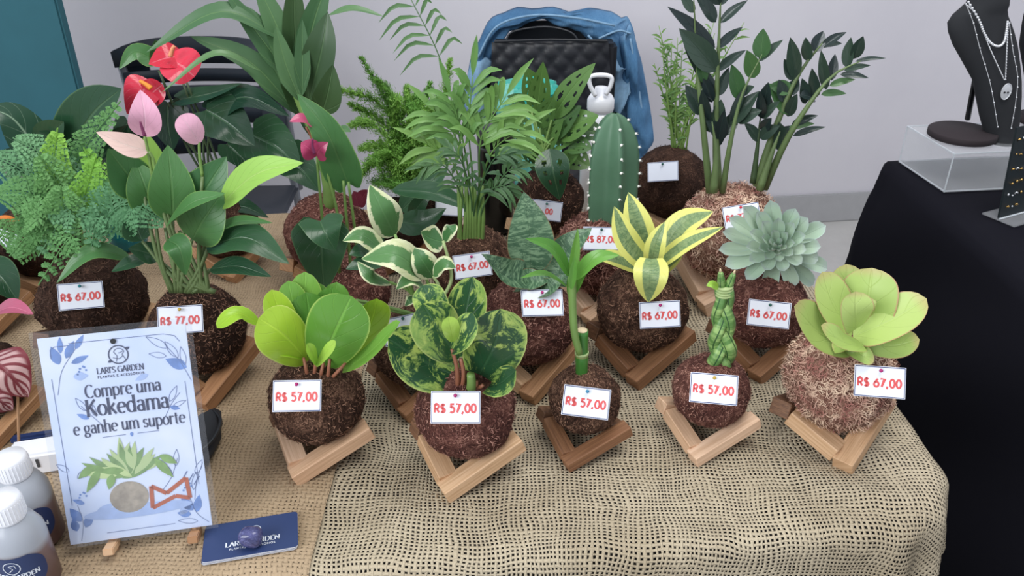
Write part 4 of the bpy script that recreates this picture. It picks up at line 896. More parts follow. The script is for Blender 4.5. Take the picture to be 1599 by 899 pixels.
# 15 cream edged pothos ----------------------------------------------------
R, c, r = koke('pothos_kokedama', 'moss ball with trailing green pothos leaves edged in cream', 648, 538, 66, -6, 1, 'coir', 'fib', 26, 'brown wooden stand behind the marbled peperomia')
Y = c.y
lv(R, Y, [(617, 368, 577, 288, 53, dict(mid=(598, 330), d=(-.02, .0, -.01), n=(.2, 1, .1))), (664, 432, 564, 404, 55, dict(mid=(618, 398), d=(.02, .04, .03), n=(0, 1, .7))),
 (610, 442, 558, 408, 28, dict(mid=(580, 432), d=(.01, .04, .03), n=(0, 1, 1))), (600, 394, 535, 376, 34, dict(mid=(566, 368), n=(0, 1, .8), d=(0, 0, .0))), (676, 434, 645, 386, 41, dict(d=(.02, .03, .02), n=(-.2, 1, .4))),
 (692, 378, 657, 362, 46, dict(mid=(672, 372), n=(0, 1, .6))), (692, 376, 712, 350, 23, dict(mid=(704, 358), d=(.01, .02, .01), n=(-.4, 1, .2))), (676, 430, 712, 418, 28, dict(d=(.03, .04, .04), mid=(694, 412), n=(0, 1, .8))),
 (664, 450, 618, 452, 30, dict(mid=(640, 436), d=(.02, .04, .05), n=(0, .8, 1))), (650, 462, 632, 478, 18, dict(n=(0, 1, .8), d=(.02, .04, .04))), (590, 400, 545, 398, 30, dict(mid=(566, 392), d=(-.02, 0, .01), n=(0, 1, 1), m='deep')), (600, 410, 540, 420, 28, dict(m='deep', mid=(566, 412), n=(0, 1, 1)))], mat='njoy', prof='ov', fold=.15)
for p_ in ([(655, 495), (640, 440), (617, 366)], [(665, 495), (700, 450), (704, 420), (692, 376)], [(652, 492), (600, 478), (556, 468)], [(655, 495), (610, 484), (562, 474)], [(660, 495), (672, 460), (665, 432)], [(660, 490), (640, 455), (608, 440)], [(660, 495), (630, 430), (598, 394)], [(665, 490), (685, 452), (676, 430)]):
    pxtube(R, Y, p_, [3.2, 2.2], 'stem_pale' if p_[0][0] in (665,) else 'stem', d=[.02]*len(p_))
card(634, 516, c, r, None, 'white price card mostly hidden behind the marbled peperomia leaf', 12, pin='pin_green')
# 16 purple anthurium ------------------------------------------------------
R, c, r = koke('anthurium_kokedama', 'moss ball with hanging dark heart leaves and magenta anthurium flowers', 548, 452, 62, -22, 1, 'coir_red', 'fib_red', 27, 'wooden stand under the magenta anthurium ball')
Y = c.y
lv(R, Y, [(500, 352, 506, 455, 96, dict(mid=(502, 400), d=(.07, .08, .07), n=(0, 1, .3), prof='he', lobe=.22)), (500, 345, 524, 391, 74, dict(mid=(508, 364), d=(.08, .1, .1), n=(.1, 1, .6), prof='he', lobe=.25)),
 (543, 286, 464, 146, 66, dict(mid=(510, 205), d=(.02, .03, .02), n=(-.2, 1, .1), prof='he', lobe=.12, m='anth', fold=.3)), (535, 280, 528, 244, 24, dict(m='anth')), (575, 420, 600, 360, 40, dict(d=(0, .02, .03), mid=(585, 385), n=(0, 1, .4), m='deep2'))], mat='deep', prof='ov')
for p_ in ([(508, 430), (503, 340), (494, 235)], [(530, 430), (528, 340), (505, 250)], [(560, 420), (553, 350), (544, 284)], [(548, 420), (541, 340), (536, 282)], [(515, 432), (508, 390), (500, 350)]): pxtube(R, Y, p_, [2.6, 2.], 'stem', d=[.03, .03, .03])
lv(R, Y, [(488, 196, 452, 190, 24, dict(mid=(472, 186), n=(0, .7, 1), d=(.03, .04, .05))), (494, 242, 512, 222, 34, dict(prof='he', lobe=.3, d=(.04, .05, .05), mid=(500, 232), n=(.2, 1, .3))), (494, 244, 470, 222, 34, dict(d=(.04, .05, .05), n=(-.2, 1, .3)))], mat='mag_sp', prof='ov', name='spathe')
pxtube(R, Y, [(491, 240), (488, 228), (488, 216)], [2.6, 1.4], 'spadix_dk', d=[.06, .06, .06], name='spadix'); pxtube(R, Y, [(494, 236), (487, 215), (478, 198)], 2, 'stem_red', d=[.03]*3)
# 17 tall strap leaved plant -----------------------------------------------
R, c, r = koke('dragon_tree_kokedama', 'reddish moss ball with a thick stem of long arching strap leaves', 512, 362, 66, 24, 0, 'coir_red', 'fib_red', 28, 'wooden stand under the tall strap leaved plant ball', rough=.08, nf=1800)
Y = c.y
pxtube(R, Y, [(514, 335), (512, 280), (492, 210), (470, 160), (452, 110)], [10, 7], 'stem', d=[.02]*5)
lv(R, Y, [
 (455, 125, 348, -20, 34, dict(mid=(408, 60), m='strap')), (462, 130, 395, -40, 44, dict(mid=(436, 50), d=(0, 0, 0), m='strap')), (466, 130, 460, -40, 40, dict(mid=(460, 40), m='strap_dark')), (474, 140, 515, -40, 44, dict(mid=(486, 50), m='strap')),
 (445, 62, 228, 82, 34, dict(mid=(345, 18), d=(0, .03, .06), n=(0, .9, .9), m='strap')), (466, 180, 296, 56, 40, dict(mid=(392, 98), d=(0, .02, .04), n=(0, 1, .6), m='strap')), (405, 110, 252, 145, 14, dict(mid=(335, 84), d=(.03, .06, .08), n=(0, .7, 1), m='strap')),
 (480, 165, 512, 18, 52, dict(mid=(502, 80), d=(.02, .04, .03), n=(-.3, 1, .1), m='strap_dark', prof='ov')), (512, 24, 600, 26, 16, dict(mid=(552, 14), d=(.03, .03, .03), n=(0, .6, 1), m='strap')), (502, 178, 520, 100, 44, dict(mid=(512, 145), d=(.04, .05, .05), n=(.2, 1, .3), m='strap_dark', prof='ov')),
 (470, 160, 430, 40, 34, dict(mid=(446, 100), d=(.03, .03, .03), m='strap')), (480, 190, 438, 130, 30, dict(mid=(458, 150), m='strap_dark')), (472, 150, 472, 30, 26, dict(d=(.04, .04, .04), m='strap')), (505, 235, 442, 120, 30, dict(mid=(472, 165), m='strap_dark', d=(.0, .0, .0)))], prof='st', fold=.3)
lv(R, Y, [(560, 322, 552, 298, 20, dict(d=(.05, .05, .05))), (560, 322, 574, 296, 22, dict(n=(-.3, 1, .2))), (470, 350, 458, 330, 14, {}), (478, 345, 492, 332, 14, {})], mat='burg', prof='ov')
lv(R, Y, [(528, 202, 548, 206, 14, dict(n=(0, 1, .5)))], mat='strap', prof='ov')
# 18 pink anthurium --------------------------------------------------------
R, c, r = koke('anthurium_kokedama', 'dark moss ball with a dense clump of green leaves and pale pink anthurium flowers', 308, 512, 74, 18, 1, 'coir_dark', 'fib', 29, 'brown wooden stand beside the framed sign')
Y = c.y
lv(R, Y, [
 (225, 306, 168, 232, 64, dict(mid=(196, 268))), (245, 300, 228, 206, 44, dict(m='anth_lime', d=(-.02, -.03, -.03))), (242, 338, 212, 252, 60, dict(m='anth', d=(0, .01, .0))), (270, 345, 262, 226, 69, dict(d=(.01, .02, .01), mid=(268, 290))), (215, 375, 176, 300, 46, dict(d=(-.02, -.02, -.02))),
 (290, 345, 354, 244, 76, dict(mid=(318, 300), d=(0, .01, .0))), (300, 374, 348, 300, 76, dict(mid=(320, 340), d=(.02, .03, .02), m='anth')), (258, 356, 352, 302, 39, dict(mid=(298, 318), d=(.03, .05, .05), n=(0, .6, 1))),
 (342, 322, 474, 254, 55, dict(m='anth_lime', mid=(400, 272), d=(.02, .04, .05), n=(-.1, .9, .7))), (322, 386, 452, 412, 57, dict(mid=(385, 372), d=(.02, .04, .05), n=(0, .9, .8), m='deep')), (322, 368, 426, 348, 25, dict(mid=(372, 346), d=(.02, .03, .04), n=(0, .5, 1))),
 (328, 420, 424, 432, 34, dict(mid=(372, 416), d=(.03, .05, .06), n=(0, .9, .8), m='deep')), (205, 402, 88, 442, 32, dict(mid=(142, 394), d=(.0, .03, .05), n=(-.1, .8, .9))), (230, 402, 174, 424, 25, dict(m='deep', d=(0, .02, .03), n=(0, .8, .9))), (222, 376, 200, 332, 46, dict(m='deep', d=(.02, .02, .02))), (250, 402, 200, 388, 34, dict(m='deep')),
 (262, 374, 290, 430, 39, dict(mid=(280, 388), d=(.04, .06, .06), m='anth')), (330, 330, 305, 262, 41, dict(m='anth', d=(-.03, -.03, -.03)))], mat='anth', prof='ov', nt=16)
rng = random.Random(4)
for i, (tx, ty) in enumerate(((225, 306), (242, 338), (270, 345), (290, 345), (300, 374), (258, 356), (342, 322), (322, 386), (322, 368), (328, 420), (222, 376), (262, 374), (237, 272), (316, 275), (250, 300), (280, 360), (310, 380), (295, 400), (240, 400), (275, 400))):
    bx = 268+i*3.6; pxtube(R, Y, [(bx, 456), ((bx+tx)/2+rng.uniform(-6, 6), (456+ty)/2+10), (tx, ty)], [4, 2.4], 'stem_zz', d=[.02, .02, .01])
lv(R, Y, [(226, 214, 219, 140, 48, dict(m='pink_sp', mid=(226, 180), d=(.01, .02, .01))), (232, 236, 150, 206, 39, dict(m='peach_sp', mid=(196, 226), d=(.01, .02, .03), n=(0, 1, .6))), (312, 224, 281, 180, 39, dict(m='pink_sp', prof='ob', d=(.01, .02, .02)))], prof='ov', name='spathe')
for p_ in ([(238, 275), (232, 240), (226, 212)], [(316, 275), (312, 245), (311, 222)], [(243, 272), (240, 250), (232, 236)]): pxtube(R, Y, p_, [2.6, 2.2], 'stem', d=[.01, .01, .01])
pxtube(R, Y, [(226, 212), (222, 200), (219, 190)], [3, 1.6], 'spadix_dk', d=[.03]*3, name='spadix')
card(284, 500, c, r, 'R$ 77,00', 'price card R$ 77,00 on the pink anthurium ball behind the sign', 5, pin='pin_gold', lean=.5)
# 19 red anthurium ---------------------------------------------------------
R, c, r = koke('anthurium_kokedama', 'moss ball at the back with big dark heart leaves and two red anthurium flowers', 352, 352, 52, 20, 0, 'coir', 'fib', 30, 'wooden stand behind the pink anthurium leaves', nf=500)
Y = c.y
lv(R, Y, [
 (322, 172, 398, 228, 92, dict(mid=(360, 196), n=(0, 1, .4), d=(.02, .04, .05))), (330, 172, 453, 182, 57, dict(mid=(385, 152), n=(0, 1, .6), d=(0, .02, .04))), (282, 155, 378, 130, 37, dict(mid=(330, 146), n=(0, .8, .8))),
 (262, 160, 270, 236, 68, dict(mid=(262, 196), n=(0, 1, .4), d=(.0, .01, .02))), (238, 92, 186, 108, 35, dict(m='anth', n=(0, 1, .4), mid=(210, 82))), (355, 225, 402, 274, 48, dict(n=(0, 1, .4))), (395, 210, 470, 262, 92, dict(mid=(432, 230), n=(.1, 1, .4), d=(0, .02, .03))),
 (440, 240, 500, 300, 73, dict(mid=(470, 264), n=(.1, 1, .4), d=(0, .02, .03))), (250, 95, 242, 62, 33, dict(m='anth', n=(0, 1, .3))), (200, 190, 180, 225, 37, dict(m='deep2')), (245, 190, 200, 215, 37, {}), (330, 330, 420, 340, 44, dict(mid=(375, 322), n=(0, .8, 1)))], mat='deep2', prof='he', lobe=.2)
lv(R, Y, [(288, 88, 232, 100, 48, dict(mid=(262, 90), d=(.02, .04, .05), n=(0, 1, .8), prof='ov')), (262, 90, 304, 120, 64, dict(mid=(285, 104), d=(.03, .05, .05), n=(.1, 1, .3), prof='rd')), (238, 128, 198, 178, 57, dict(mid=(220, 145), d=(.02, .04, .04), n=(-.2, 1, .3), prof='ov')), (226, 158, 254, 132, 40, dict(d=(.02, .04, .04), n=(.2, 1, .3), prof='rd'))], mat='red_sp', name='spathe')
pxtube(R, Y, [(266, 88), (269, 78), (272, 72)], [3.8, 2.8], 'spadix', d=[.05]*3, name='spadix'); pxtube(R, Y, [(236, 138), (228, 132), (218, 126)], [4.5, 2.6], 'spadix_or', d=[.06]*3, name='spadix')
for i, (tx, ty) in enumerate(((322, 172), (330, 172), (282, 155), (262, 160), (248, 110), (355, 225), (395, 210), (440, 240), (286, 130), (240, 150), (290, 125))): bx = 330+i*3; pxtube(R, Y, [(bx, 305), ((bx+tx)/2-8+i, (300+ty)/2+6), (tx, ty)], 1.8, 'stem_dark', d=[0, 0, .0])
# 20 lacy fern at left -----------------------------------------------------
R, c, r = koke('rabbit_foot_fern_kokedama', 'large dark moss ball with lacy spreading fern fronds at left', 146, 466, 80, 30, 1, 'coir_dark', 'fib_dark', 31, 'wooden stand under the lacy fern ball', rough=.08)
Y = c.y
def lacy(root, Y, path, n, Lp, mat, d=None, seed=0):
    n = int(n*.75); Lp *= 1.1; rg = random.Random(seed); d = d or [0]*len(path); P_ = cat([PY(a, b, Y-dd) for (a, b), dd in zip(path, d)], 40); q = m_px(P_[0]); mb = MB(); mb.tube(P_[::4], q*1.1, 5); vw = (C0-P_[20]).normalized()
    vw = (vw+V((0, 0, .4))).normalized()
    for i in range(n):
        t = .3+.7*i/n; k_ = min(39, int(t*40)); p = P_[k_]; T = (P_[k_+1]-P_[k_]).normalized(); S = T.cross(vw).normalized(); L1 = Lp*q*((1-t)/.7)**.8+3*q
        for sg in (-1, 1):
            dr = (T*.55+S*sg).normalized(); S2 = dr.cross(vw).normalized(); m = max(3, int(L1/(q*6)))
            mb.add([p-S2*q*1.1, p+S2*q*1.1, p+dr*L1], [(0, 1, 2)], [(.5, .5)]*3)
            for j in range(m):
                u = (j+.6)/m; pp = p+dr*L1*u-V((0, 0, L1*.12*u*u)); l2 = (q*3+L1*.32*(1-u)**.7)*rg.uniform(.85, 1.1)
                for s2 in (-1, 1):
                    e = (dr*.75+S2*s2).normalized(); f = e.cross(vw).normalized(); wv = q*2.9; z_ = vw*rg.uniform(-.4, .4)*l2
                    a_ = pp+e*l2*.5+z_*.5
                    mb.add([pp, a_+f*wv, a_+e*l2*.22+f*wv*.35, pp+e*l2+z_+f*.3*wv, pp+e*l2+z_-f*.3*wv, a_+e*l2*.22-f*wv*.35, a_-f*wv], [(0, 1, 2, 5, 6), (2, 3, 4, 5)], [(.5, .5)]*7)
    return mb.build('frond', M[mat], root, False)
fr2 = [([(130, 400), (190, 320), (262, 348)], 16, 46, 'lacy_blue', (.05, .08, .08)), ([(125, 400), (120, 260), (188, 158)], 20, 36, 'lacy', (0, 0, 0)), ([(120, 400), (95, 300), (60, 240)], 16, 40, 'lacy', (0, .03, .05)), ([(120, 395), (80, 260), (20, 215)], 18, 40, 'lacy_blue', (0, .02, .04)),
 ([(118, 400), (60, 310), (-10, 300)], 18, 44, 'lacy', (.02, .05, .06)), ([(122, 400), (110, 330), (60, 400)], 14, 34, 'lacy_blue', (.04, .07, .08)), ([(128, 400), (130, 320), (150, 245)], 16, 34, 'lacy_bright', (.03, .05, .06)), ([(130, 402), (150, 340), (140, 400)], 12, 26, 'lacy_blue', (.05, .08, .09)),
 ([(118, 405), (60, 360), (15, 400)], 16, 36, 'lacy', (.03, .06, .08)), ([(120, 400), (85, 280), (90, 200)], 16, 32, 'lacy_bright', (0, .02, .03)), ([(120, 400), (50, 280), (-20, 240)], 18, 40, 'lacy_blue', (0, .02, .03)), ([(120, 400), (100, 330), (95, 290)], 14, 36, 'lacy', (.05, .07, .08)),
 ([(125, 402), (150, 310), (190, 290)], 14, 28, 'lacy', (.02, .04, .05)), ([(118, 402), (70, 340), (40, 340)], 14, 40, 'lacy', (.05, .08, .09)), ([(125, 400), (160, 300), (130, 230)], 14, 30, 'lacy_bright', (.01, .02, .02)), ([(124, 400), (160, 350), (210, 330)], 12, 26, 'lacy_blue', (.05, .07, .08)),
 ([(120, 405), (110, 370), (60, 445)], 12, 30, 'lacy', (.05, .09, .1)), ([(115, 405), (40, 370), (-20, 350)], 14, 34, 'lacy', (.02, .04, .05))]
for i, (p_, n_, L_, m_, d_) in enumerate(fr2): lacy(R, Y, p_, n_, L_, m_, d_, i)
card(128, 462, c, r, 'R$ 67,00', 'price card R$ 67,00 on the lacy fern ball at left', 6, pin='pin_teal', lean=.3)
# 21 big dark leaves behind the fern --------------------------------------
R, c, r = koke('alocasia_kokedama', 'moss ball behind the lacy fern with large dark leaves veined in white', 62, 372, 62, 35, 0, 'coir_dark', 'fib_dark', 32, 'wooden stand behind the lacy fern at left', nf=400)
Y = c.y
lv(R, Y, [(60, 235, -20, 168, 70, dict(m='aloc', mid=(20, 185), n=(0, 1, .4))), (100, 250, 190, 138, 84, dict(mid=(145, 178), n=(-.1, 1, .4), m='deep', prof='ov')), (65, 230, 100, 190, 50, dict(m='deep2', prof='ov')), (110, 240, 60, 205, 56, dict(m='deep2')), (40, 260, -20, 250, 60, dict(m='deep2')), (150, 260, 200, 195, 40, dict(m='deep2', prof='ov', d=(0, -.02, -.02)))], mat='deep2', prof='he', lobe=.15)
for i in range(12): pxleaf(R, Y, 150, 262+i*2, 186+(i*7) % 14, 236+i*5, 5, 'zz', 'la', nt=6, ns=1)
for tx, ty in ((60, 235), (100, 250), (65, 230), (110, 240), (40, 260), (150, 260)): pxtube(R, Y, [(66, 320), ((66+tx)/2+4, 290), (tx, ty)], 2.2, 'stem_dark', d=[0, 0, 0])
# 22 red leaved begonia ----------------------------------------------------
R, c, r = koke('begonia_kokedama', 'moss ball at the left edge with red veined and pink begonia leaves', -22, 590, 62, 20, 0, 'coir_dark', 'fib_dark', 33, 'wooden stand at the left edge of the picture under the red leaved plant', nf=600)
Y = c.y
lv(R, Y, [(-20, 560, 44, 620, 76, dict(mid=(10, 580), n=(.1, 1, .5), d=(.05, .07, .07), m='bego')), (-25, 500, 52, 490, 34, dict(mid=(14, 480), n=(0, .7, 1), d=(.03, .05, .06), m='bego_pink')), (-30, 610, 20, 640, 50, dict(m='bego', n=(0, 1, .5), d=(.05, .07, .07)))], prof='ov', wave=.03)
pxtube(R, Y, [(-22, 545), (-22, 520), (-25, 500)], 2.5, 'stem_red', d=[.0]*3); pxtube(R, Y, [(-22, 545), (-20, 552), (-20, 560)], 2.5, 'stem_red', d=[.0, .03, .05])
# 23 orange flower ---------------------------------------------------------
R, c, r = koke('heliconia_kokedama', 'moss ball at the left edge with an orange and yellow pointed bract', -40, 438, 60, 20, 0, 'coir_dark', 'fib_dark', 34, 'wooden stand at the left edge beside the lacy fern', nf=300)
Y = c.y
lv(R, Y, [(-20, 345, 38, 348, 12, dict(mid=(8, 341), n=(0, .7, .8), m='orange', name='bract', d=(.08, .1, .1))), (-30, 410, 28, 470, 56, dict(mid=(0, 432), n=(0, 1, .5), m='deep', d=(.05, .07, .08)))], prof='ov')
pxtube(R, Y, [(-40, 390), (-32, 360), (-20, 345)], 2.4, 'stem', d=[.04, .06, .08])
card(0, 374, PY(-10, 400, Y), .03, None, 'small white card at the left edge beside the orange bract', 0, wd=.045, pin='pin_green', gloss=True)
# ---------------------------------------------------------------- plastic chairs behind the table
M['chair'] = plain('dark_chair_plastic', sr(44, 50, 60), .45); M['chair2'] = plain('black_chair_plastic', sr(34, 37, 42), .4)
M['chair_metal'] = plain('grey_chair_tube', sr(150, 154, 162), .35, .6)
def chair(name, label, cx, w_, top, Yc, seat=.46, slots=True, yaw=0, round_top=False):
    root = thing(name, label, 'chair', (cx, Yc-.22, 0)); z0 = seat+.10
    R_ = Matrix.Rotation(math.radians(yaw), 3, 'Z'); o = V((cx, Yc, 0))
    T_ = lambda x, y, z: o + R_ @ V((x, y, z))
    def panel(z_a, z_b, nm, mat, xw=None, th=.012):
        mb = MB(); n = 16; vs = []; xw = xw or w_
        for zz in (z_a, z_b):
            for k in range(n+1):
                x = -xw/2+xw*k/n; b_ = -.045*(1-(2*x/w_)**2)+.05*(zz-z0)/.4; e = (.03*(1-(2*x/w_)**4) if zz == top else 0)
                vs += [T_(x, -b_, zz+e), T_(x, -b_+th, zz+e)]
        m = 2*(n+1); fs = []
        for k in range(n):
            a = 2*k; fs += [(a, a+2, m+a+2, m+a), (a+1, m+a+1, m+a+3, a+3), (m+a, m+a+2, m+a+3, m+a+1), (a, a+1, a+3, a+2)]
        fs += [(0, m, m+1, 1), (2*n, 2*n+1, m+2*n+1, m+2*n)]; mb.add(vs, fs); mb.build(nm, mat, root, True)
    cm = M['chair'] if slots else M['chair2']
    if slots:
        zs = [top, top-.045, top-.062, top-.098, top-.112, top-.15]
        panel(zs[1], zs[0], 'top_rail', cm); panel(zs[3], zs[2], 'back_slat', cm, w_*.93); panel(zs[5], zs[4], 'back_slat', cm, w_*.93)
        panel(z0, top-.245, 'back_panel', cm, w_*.94); panel(top-.225, top-.166, 'back_slat', cm, w_*.93)
        for s in (-1, 1): 
            panel_x = s*w_*.475; MB().tube([T_(panel_x, .04, z0-.12), T_(panel_x, .015, z0+.1), T_(panel_x, -.01, top-.06), T_(panel_x, -.02, top)], .013, 10).build('side_frame', M['chair_metal'], root, True)
            MB().bbox(T_(s*w_*.405, .0, (top+z0)/2-.01), (w_*.15, .014, top-z0-.06), .003, R_ @ Matrix.Rotation(-.10, 3, 'X')).build('side_band', cm, root)
    else:
        mb = MB(); n = 24; vs = []; rows = 14
        for i in range(rows+1):
            z = z0+(top-z0)*i/rows; u = i/rows; hw = w_/2*(1-max(0, u-.55)**2*1.6)
            for k in range(n+1):
                x = -hw+2*hw*k/n; b_ = .04*(1-(x/hw)**2); vs.append(T_(x, b_-.04*u-.02, z-(.05*(x/hw)**4*u**3)))
        m = n+1; fs = [(i*m+k, i*m+k+1, (i+1)*m+k+1, (i+1)*m+k) for i in range(rows) for k in range(n)]; N_ = len(vs); vs += [v+R_ @ V((0, .012, 0)) for v in vs]
        fs += [tuple(q+N_ for q in f[::-1]) for f in fs]; mb.add(vs, fs); mb.build('backrest', cm, root, True)
    MB().bbox(T_(0, -.22, seat), (w_*1.0, .44, .022), .009, R_).build('seat', cm, root, True)
    for sx_ in (-1, 1):
        MB().tube([T_(sx_*w_*.44, -.40, seat-.01), T_(sx_*w_*.48, -.43, 0)], .012, 8).build('leg', M['chair_metal'], root, True)
        MB().tube([T_(sx_*w_*.44, .0, seat+.12), T_(sx_*w_*.46, .02, seat), T_(sx_*w_*.48, .07, 0)], .012, 8).build('leg', M['chair_metal'], root, True)
pc = PY(310, 75, 2.38); chair('plastic_chair', 'dark grey plastic chair with slotted back behind the red anthurium', pc.x, .46, pc.z, 2.38, slots=True, yaw=2)
pc2 = PY(853, 34, 2.63); chair('plastic_chair', 'black round backed chair under the denim jacket', pc2.x, .37, pc2.z, 2.66, slots=False)
# denim jacket -------------------------------------------------------------
def denim():
    t = NT('faded_denim'); o = t.coord(); n = t.noise(7, 4, o, .6); w2 = t.noise(300, 2, t.map(o, (1, 1, .3)))
    c = t.ramp(t.math('ADD', t.math('MULTIPLY', n, .8), t.math('MULTIPLY', w2, .2)), [(.35, sr(56, 98, 136)), (.55, sr(82, 128, 168)), (.72, sr(130, 168, 200))]); t.l(c, t.b.inputs['Base Color'])
    t.b.inputs['Roughness'].default_value = .9; t.bump(w2, .0006, .5); return t.m
M['denim'] = denim(); M['denim_light'] = plain('denim_seam', sr(130, 166, 196), .9, var=.15, vscale=60)
Yj = 2.60
jr = thing('denim_jacket', 'faded blue denim jacket draped over the black chair back', 'jacket', tuple(PY(870, 45, Yj)))
def sheet(parent, name, A, B, mat, Y0, th, bulge=.02, n=60, m=14, amp=.014, seed=0, dy=0.):
    "thick cloth between two picture-side edge curves A (outer) and B (inner) standing at distance Y0"
    a = cat([PY(x, y, Y0) for x, y in A], n); b = cat([PY(x, y, Y0) for x, y in B], n); vs = []
    for i in range(n+1):
        for j in range(m+1):
            u = j/m; p = a[i].lerp(b[i], u); q = noise.noise(V((i*.16, u*2.2, seed)))*amp+noise.noise(V((i*.4, u*5, seed+5)))*amp*.5+math.sin(i*.5+u*3)*amp*.25
            p = p+V((0, -bulge*math.sin(pi*u)**.7+q*2+dy, q)); vs.append(p)
    N_ = len(vs); k = m+1; fs = [(i*k+j, i*k+j+1, (i+1)*k+j+1, (i+1)*k+j) for i in range(n) for j in range(m)]
    vs += [v+V((0, th, 0)) for v in vs]; fs += [tuple(q+N_ for q in f[::-1]) for f in fs]
    rim = [i*k for i in range(n+1)]; 
    for L_ in ([i*k for i in range(n+1)], [i*k+m for i in range(n, -1, -1)], [j for j in range(m, -1, -1)], [n*k+j for j in range(m+1)]):
        for p_, q_ in zip(L_, L_[1:]): fs.append((p_, q_, q_+N_, p_+N_))
    mb = MB(); mb.add(vs, fs); return mb.build(name, mat, parent, True)
sheet(jr, 'yoke', [(722, 165), (736, 90), (768, 30), (830, 14), (900, 17), (965, 26), (988, 44), (1000, 110), (1018, 205), (1008, 238), (992, 262)], [(752, 195), (762, 120), (778, 68), (806, 42), (850, 33), (890, 40), (920, 62), (944, 100), (952, 150), (962, 215), (980, 268)], M['denim'], Yj, .03, .035, seed=1)
sheet(jr, 'sleeve', [(985, 40), (1000, 90), (1014, 160), (1020, 215), (1010, 245)], [(968, 60), (975, 120), (978, 170), (982, 225), (988, 270)], M['denim'], Yj-.03, .03, .035, n=30, m=10, seed=4)
sheet(jr, 'front_flap', [(945, 66), (962, 90), (980, 110), (984, 140)], [(938, 70), (948, 110), (955, 150), (962, 185)], M['denim_light'], Yj-.05, .012, .01, n=20, m=6, seed=6)
sheet(jr, 'sleeve', [(735, 95), (724, 140), (728, 170), (742, 200)], [(768, 95), (760, 140), (760, 175), (768, 205)], M['denim_light'], Yj-.03, .03, .03, n=24, m=8, seed=9)
for pts in ([(745, 92), (775, 42), (832, 24), (900, 28), (960, 40)], [(918, 55), (940, 80), (952, 110), (958, 160)], [(935, 60), (965, 48), (985, 52)], [(984, 60), (996, 130), (1006, 200)]):
    P_ = cat([PY(x, y, Yj-.055) for x, y in pts], 24); MB().tube(P_, .0035, 5).build('seam', M['denim_light'], jr, True)
# quilted bag on the chair --------------------------------------------------
def quilt(root, quad, Y0, nx, ny, mat):
    (x0, y0), (x1, y1), (x2, y2), (x3, y3) = quad; vs = []; gx, gy = nx*8, ny*8
    for j in range(gy+1):
        for i in range(gx+1):
            u, v = i/gx, j/gy; ax_, ay_ = x0+(x1-x0)*u, y0+(y1-y0)*u; bx_, by_ = x3+(x2-x3)*u, y3+(y2-y3)*u
            p = PY(ax_+(bx_-ax_)*v, ay_+(by_-ay_)*v, Y0); a = u*nx+v*ny; b = u*nx-v*ny
            h = (abs(math.sin(pi*a/1.))*abs(math.sin(pi*b/1.)))**.5*.005+.02*math.sin(pi*u)**.5*math.sin(pi*v)**.4; vs.append(p+V((0, -h, 0)))
    k = gx+1; fs = [(j*k+i, (j+1)*k+i, (j+1)*k+i+1, j*k+i+1) for j in range(gy) for i in range(gx)]; mb = MB(); mb.add(vs, fs); mb.build('quilted_front', mat, root, True)
M['bag'] = plain('black_quilted_nylon', sr(30, 32, 38), .42, spec=.5, var=.1)
bagr = thing('quilted_bag', 'black quilted handbag standing on the chair inside the denim jacket', 'bag', tuple(PY(860, 330, 2.45)))
quilt(bagr, [(768, 66), (950, 64), (962, 260), (764, 260)], 2.47, 6, 6, M['bag'])
p0, p1 = PY(768, 66, 2.5), PY(952, 255, 2.5); MB().bbox(((p0.x+p1.x)/2, 2.515, (p0.z+p1.z)/2), (p1.x-p0.x, .08, p0.z-p1.z), .01).build('body', M['bag'], bagr)
MB().tube([PY(772, 65, 2.46), PY(860, 62, 2.455), PY(948, 64, 2.46)], .004, 6).build('zip', M['chair2'], bagr)
MB().tube(cat([PY(790, 68, 2.47), PY(800, 50, 2.475), PY(850, 42, 2.48), PY(890, 50, 2.475), PY(905, 67, 2.47)], 20), .003, 8).build('handle', M['chair2'], bagr, True)
# mint plastic bag ----------------------------------------------------------
t = NT('mint_film'); t.b.inputs['Base Color'].default_value = sr(140, 218, 206); t.b.inputs['Roughness'].default_value = .3; tr = t.nd('ShaderNodeBsdfTranslucent'); tr.inputs[0].default_value = sr(150, 225, 212)
mx = t.nd('ShaderNodeMixShader'); mx.inputs[0].default_value = .35; t.l(t.b.outputs[0], mx.inputs[1]); t.l(tr.outputs[0], mx.inputs[2]); t.l(mx.outputs[0], t.out.inputs[0]); M['mint'] = t.m
M['teal_film'] = plain('teal_film', sr(40, 160, 145), .3)
mbag = thing('plastic_bag', 'crumpled mint green plastic bag behind the holed leaves', 'bag', tuple(PY(826, 345, 1.82)))
def crumple(parent, name, cx, cy, rx, ry, Y0, mat, seed, dep=.05):
    bm = bmesh.new(); bmesh.ops.create_icosphere(bm, subdivisions=4, radius=1); c = PY(cx, cy, Y0); q = m_px(c); vs = []
    for v in bm.verts:
        p = v.co.copy(); n_ = 1+.22*noise.noise(p*1.7+V((seed,)*3))+.16*abs(noise.noise(p*4+V((seed,)*3)))-.05; vs.append(c+V((p.x*rx*q*n_, p.y*dep*n_, p.z*ry*q*n_)))
    mb = MB(); mb.add(vs, [tuple(v.index for v in f.verts) for f in bm.faces]); bm.free(); return mb.build(name, mat, parent, False)
crumple(mbag, 'bag_body', 822, 258, 56, 100, 1.82, M['mint'], 2); crumple(mbag, 'bag_top', 822, 150, 50, 32, 1.82, M['teal_film'], 5); crumple(mbag, 'bag_neck', 790, 160, 18, 30, 1.79, M['mint'], 7, .03)
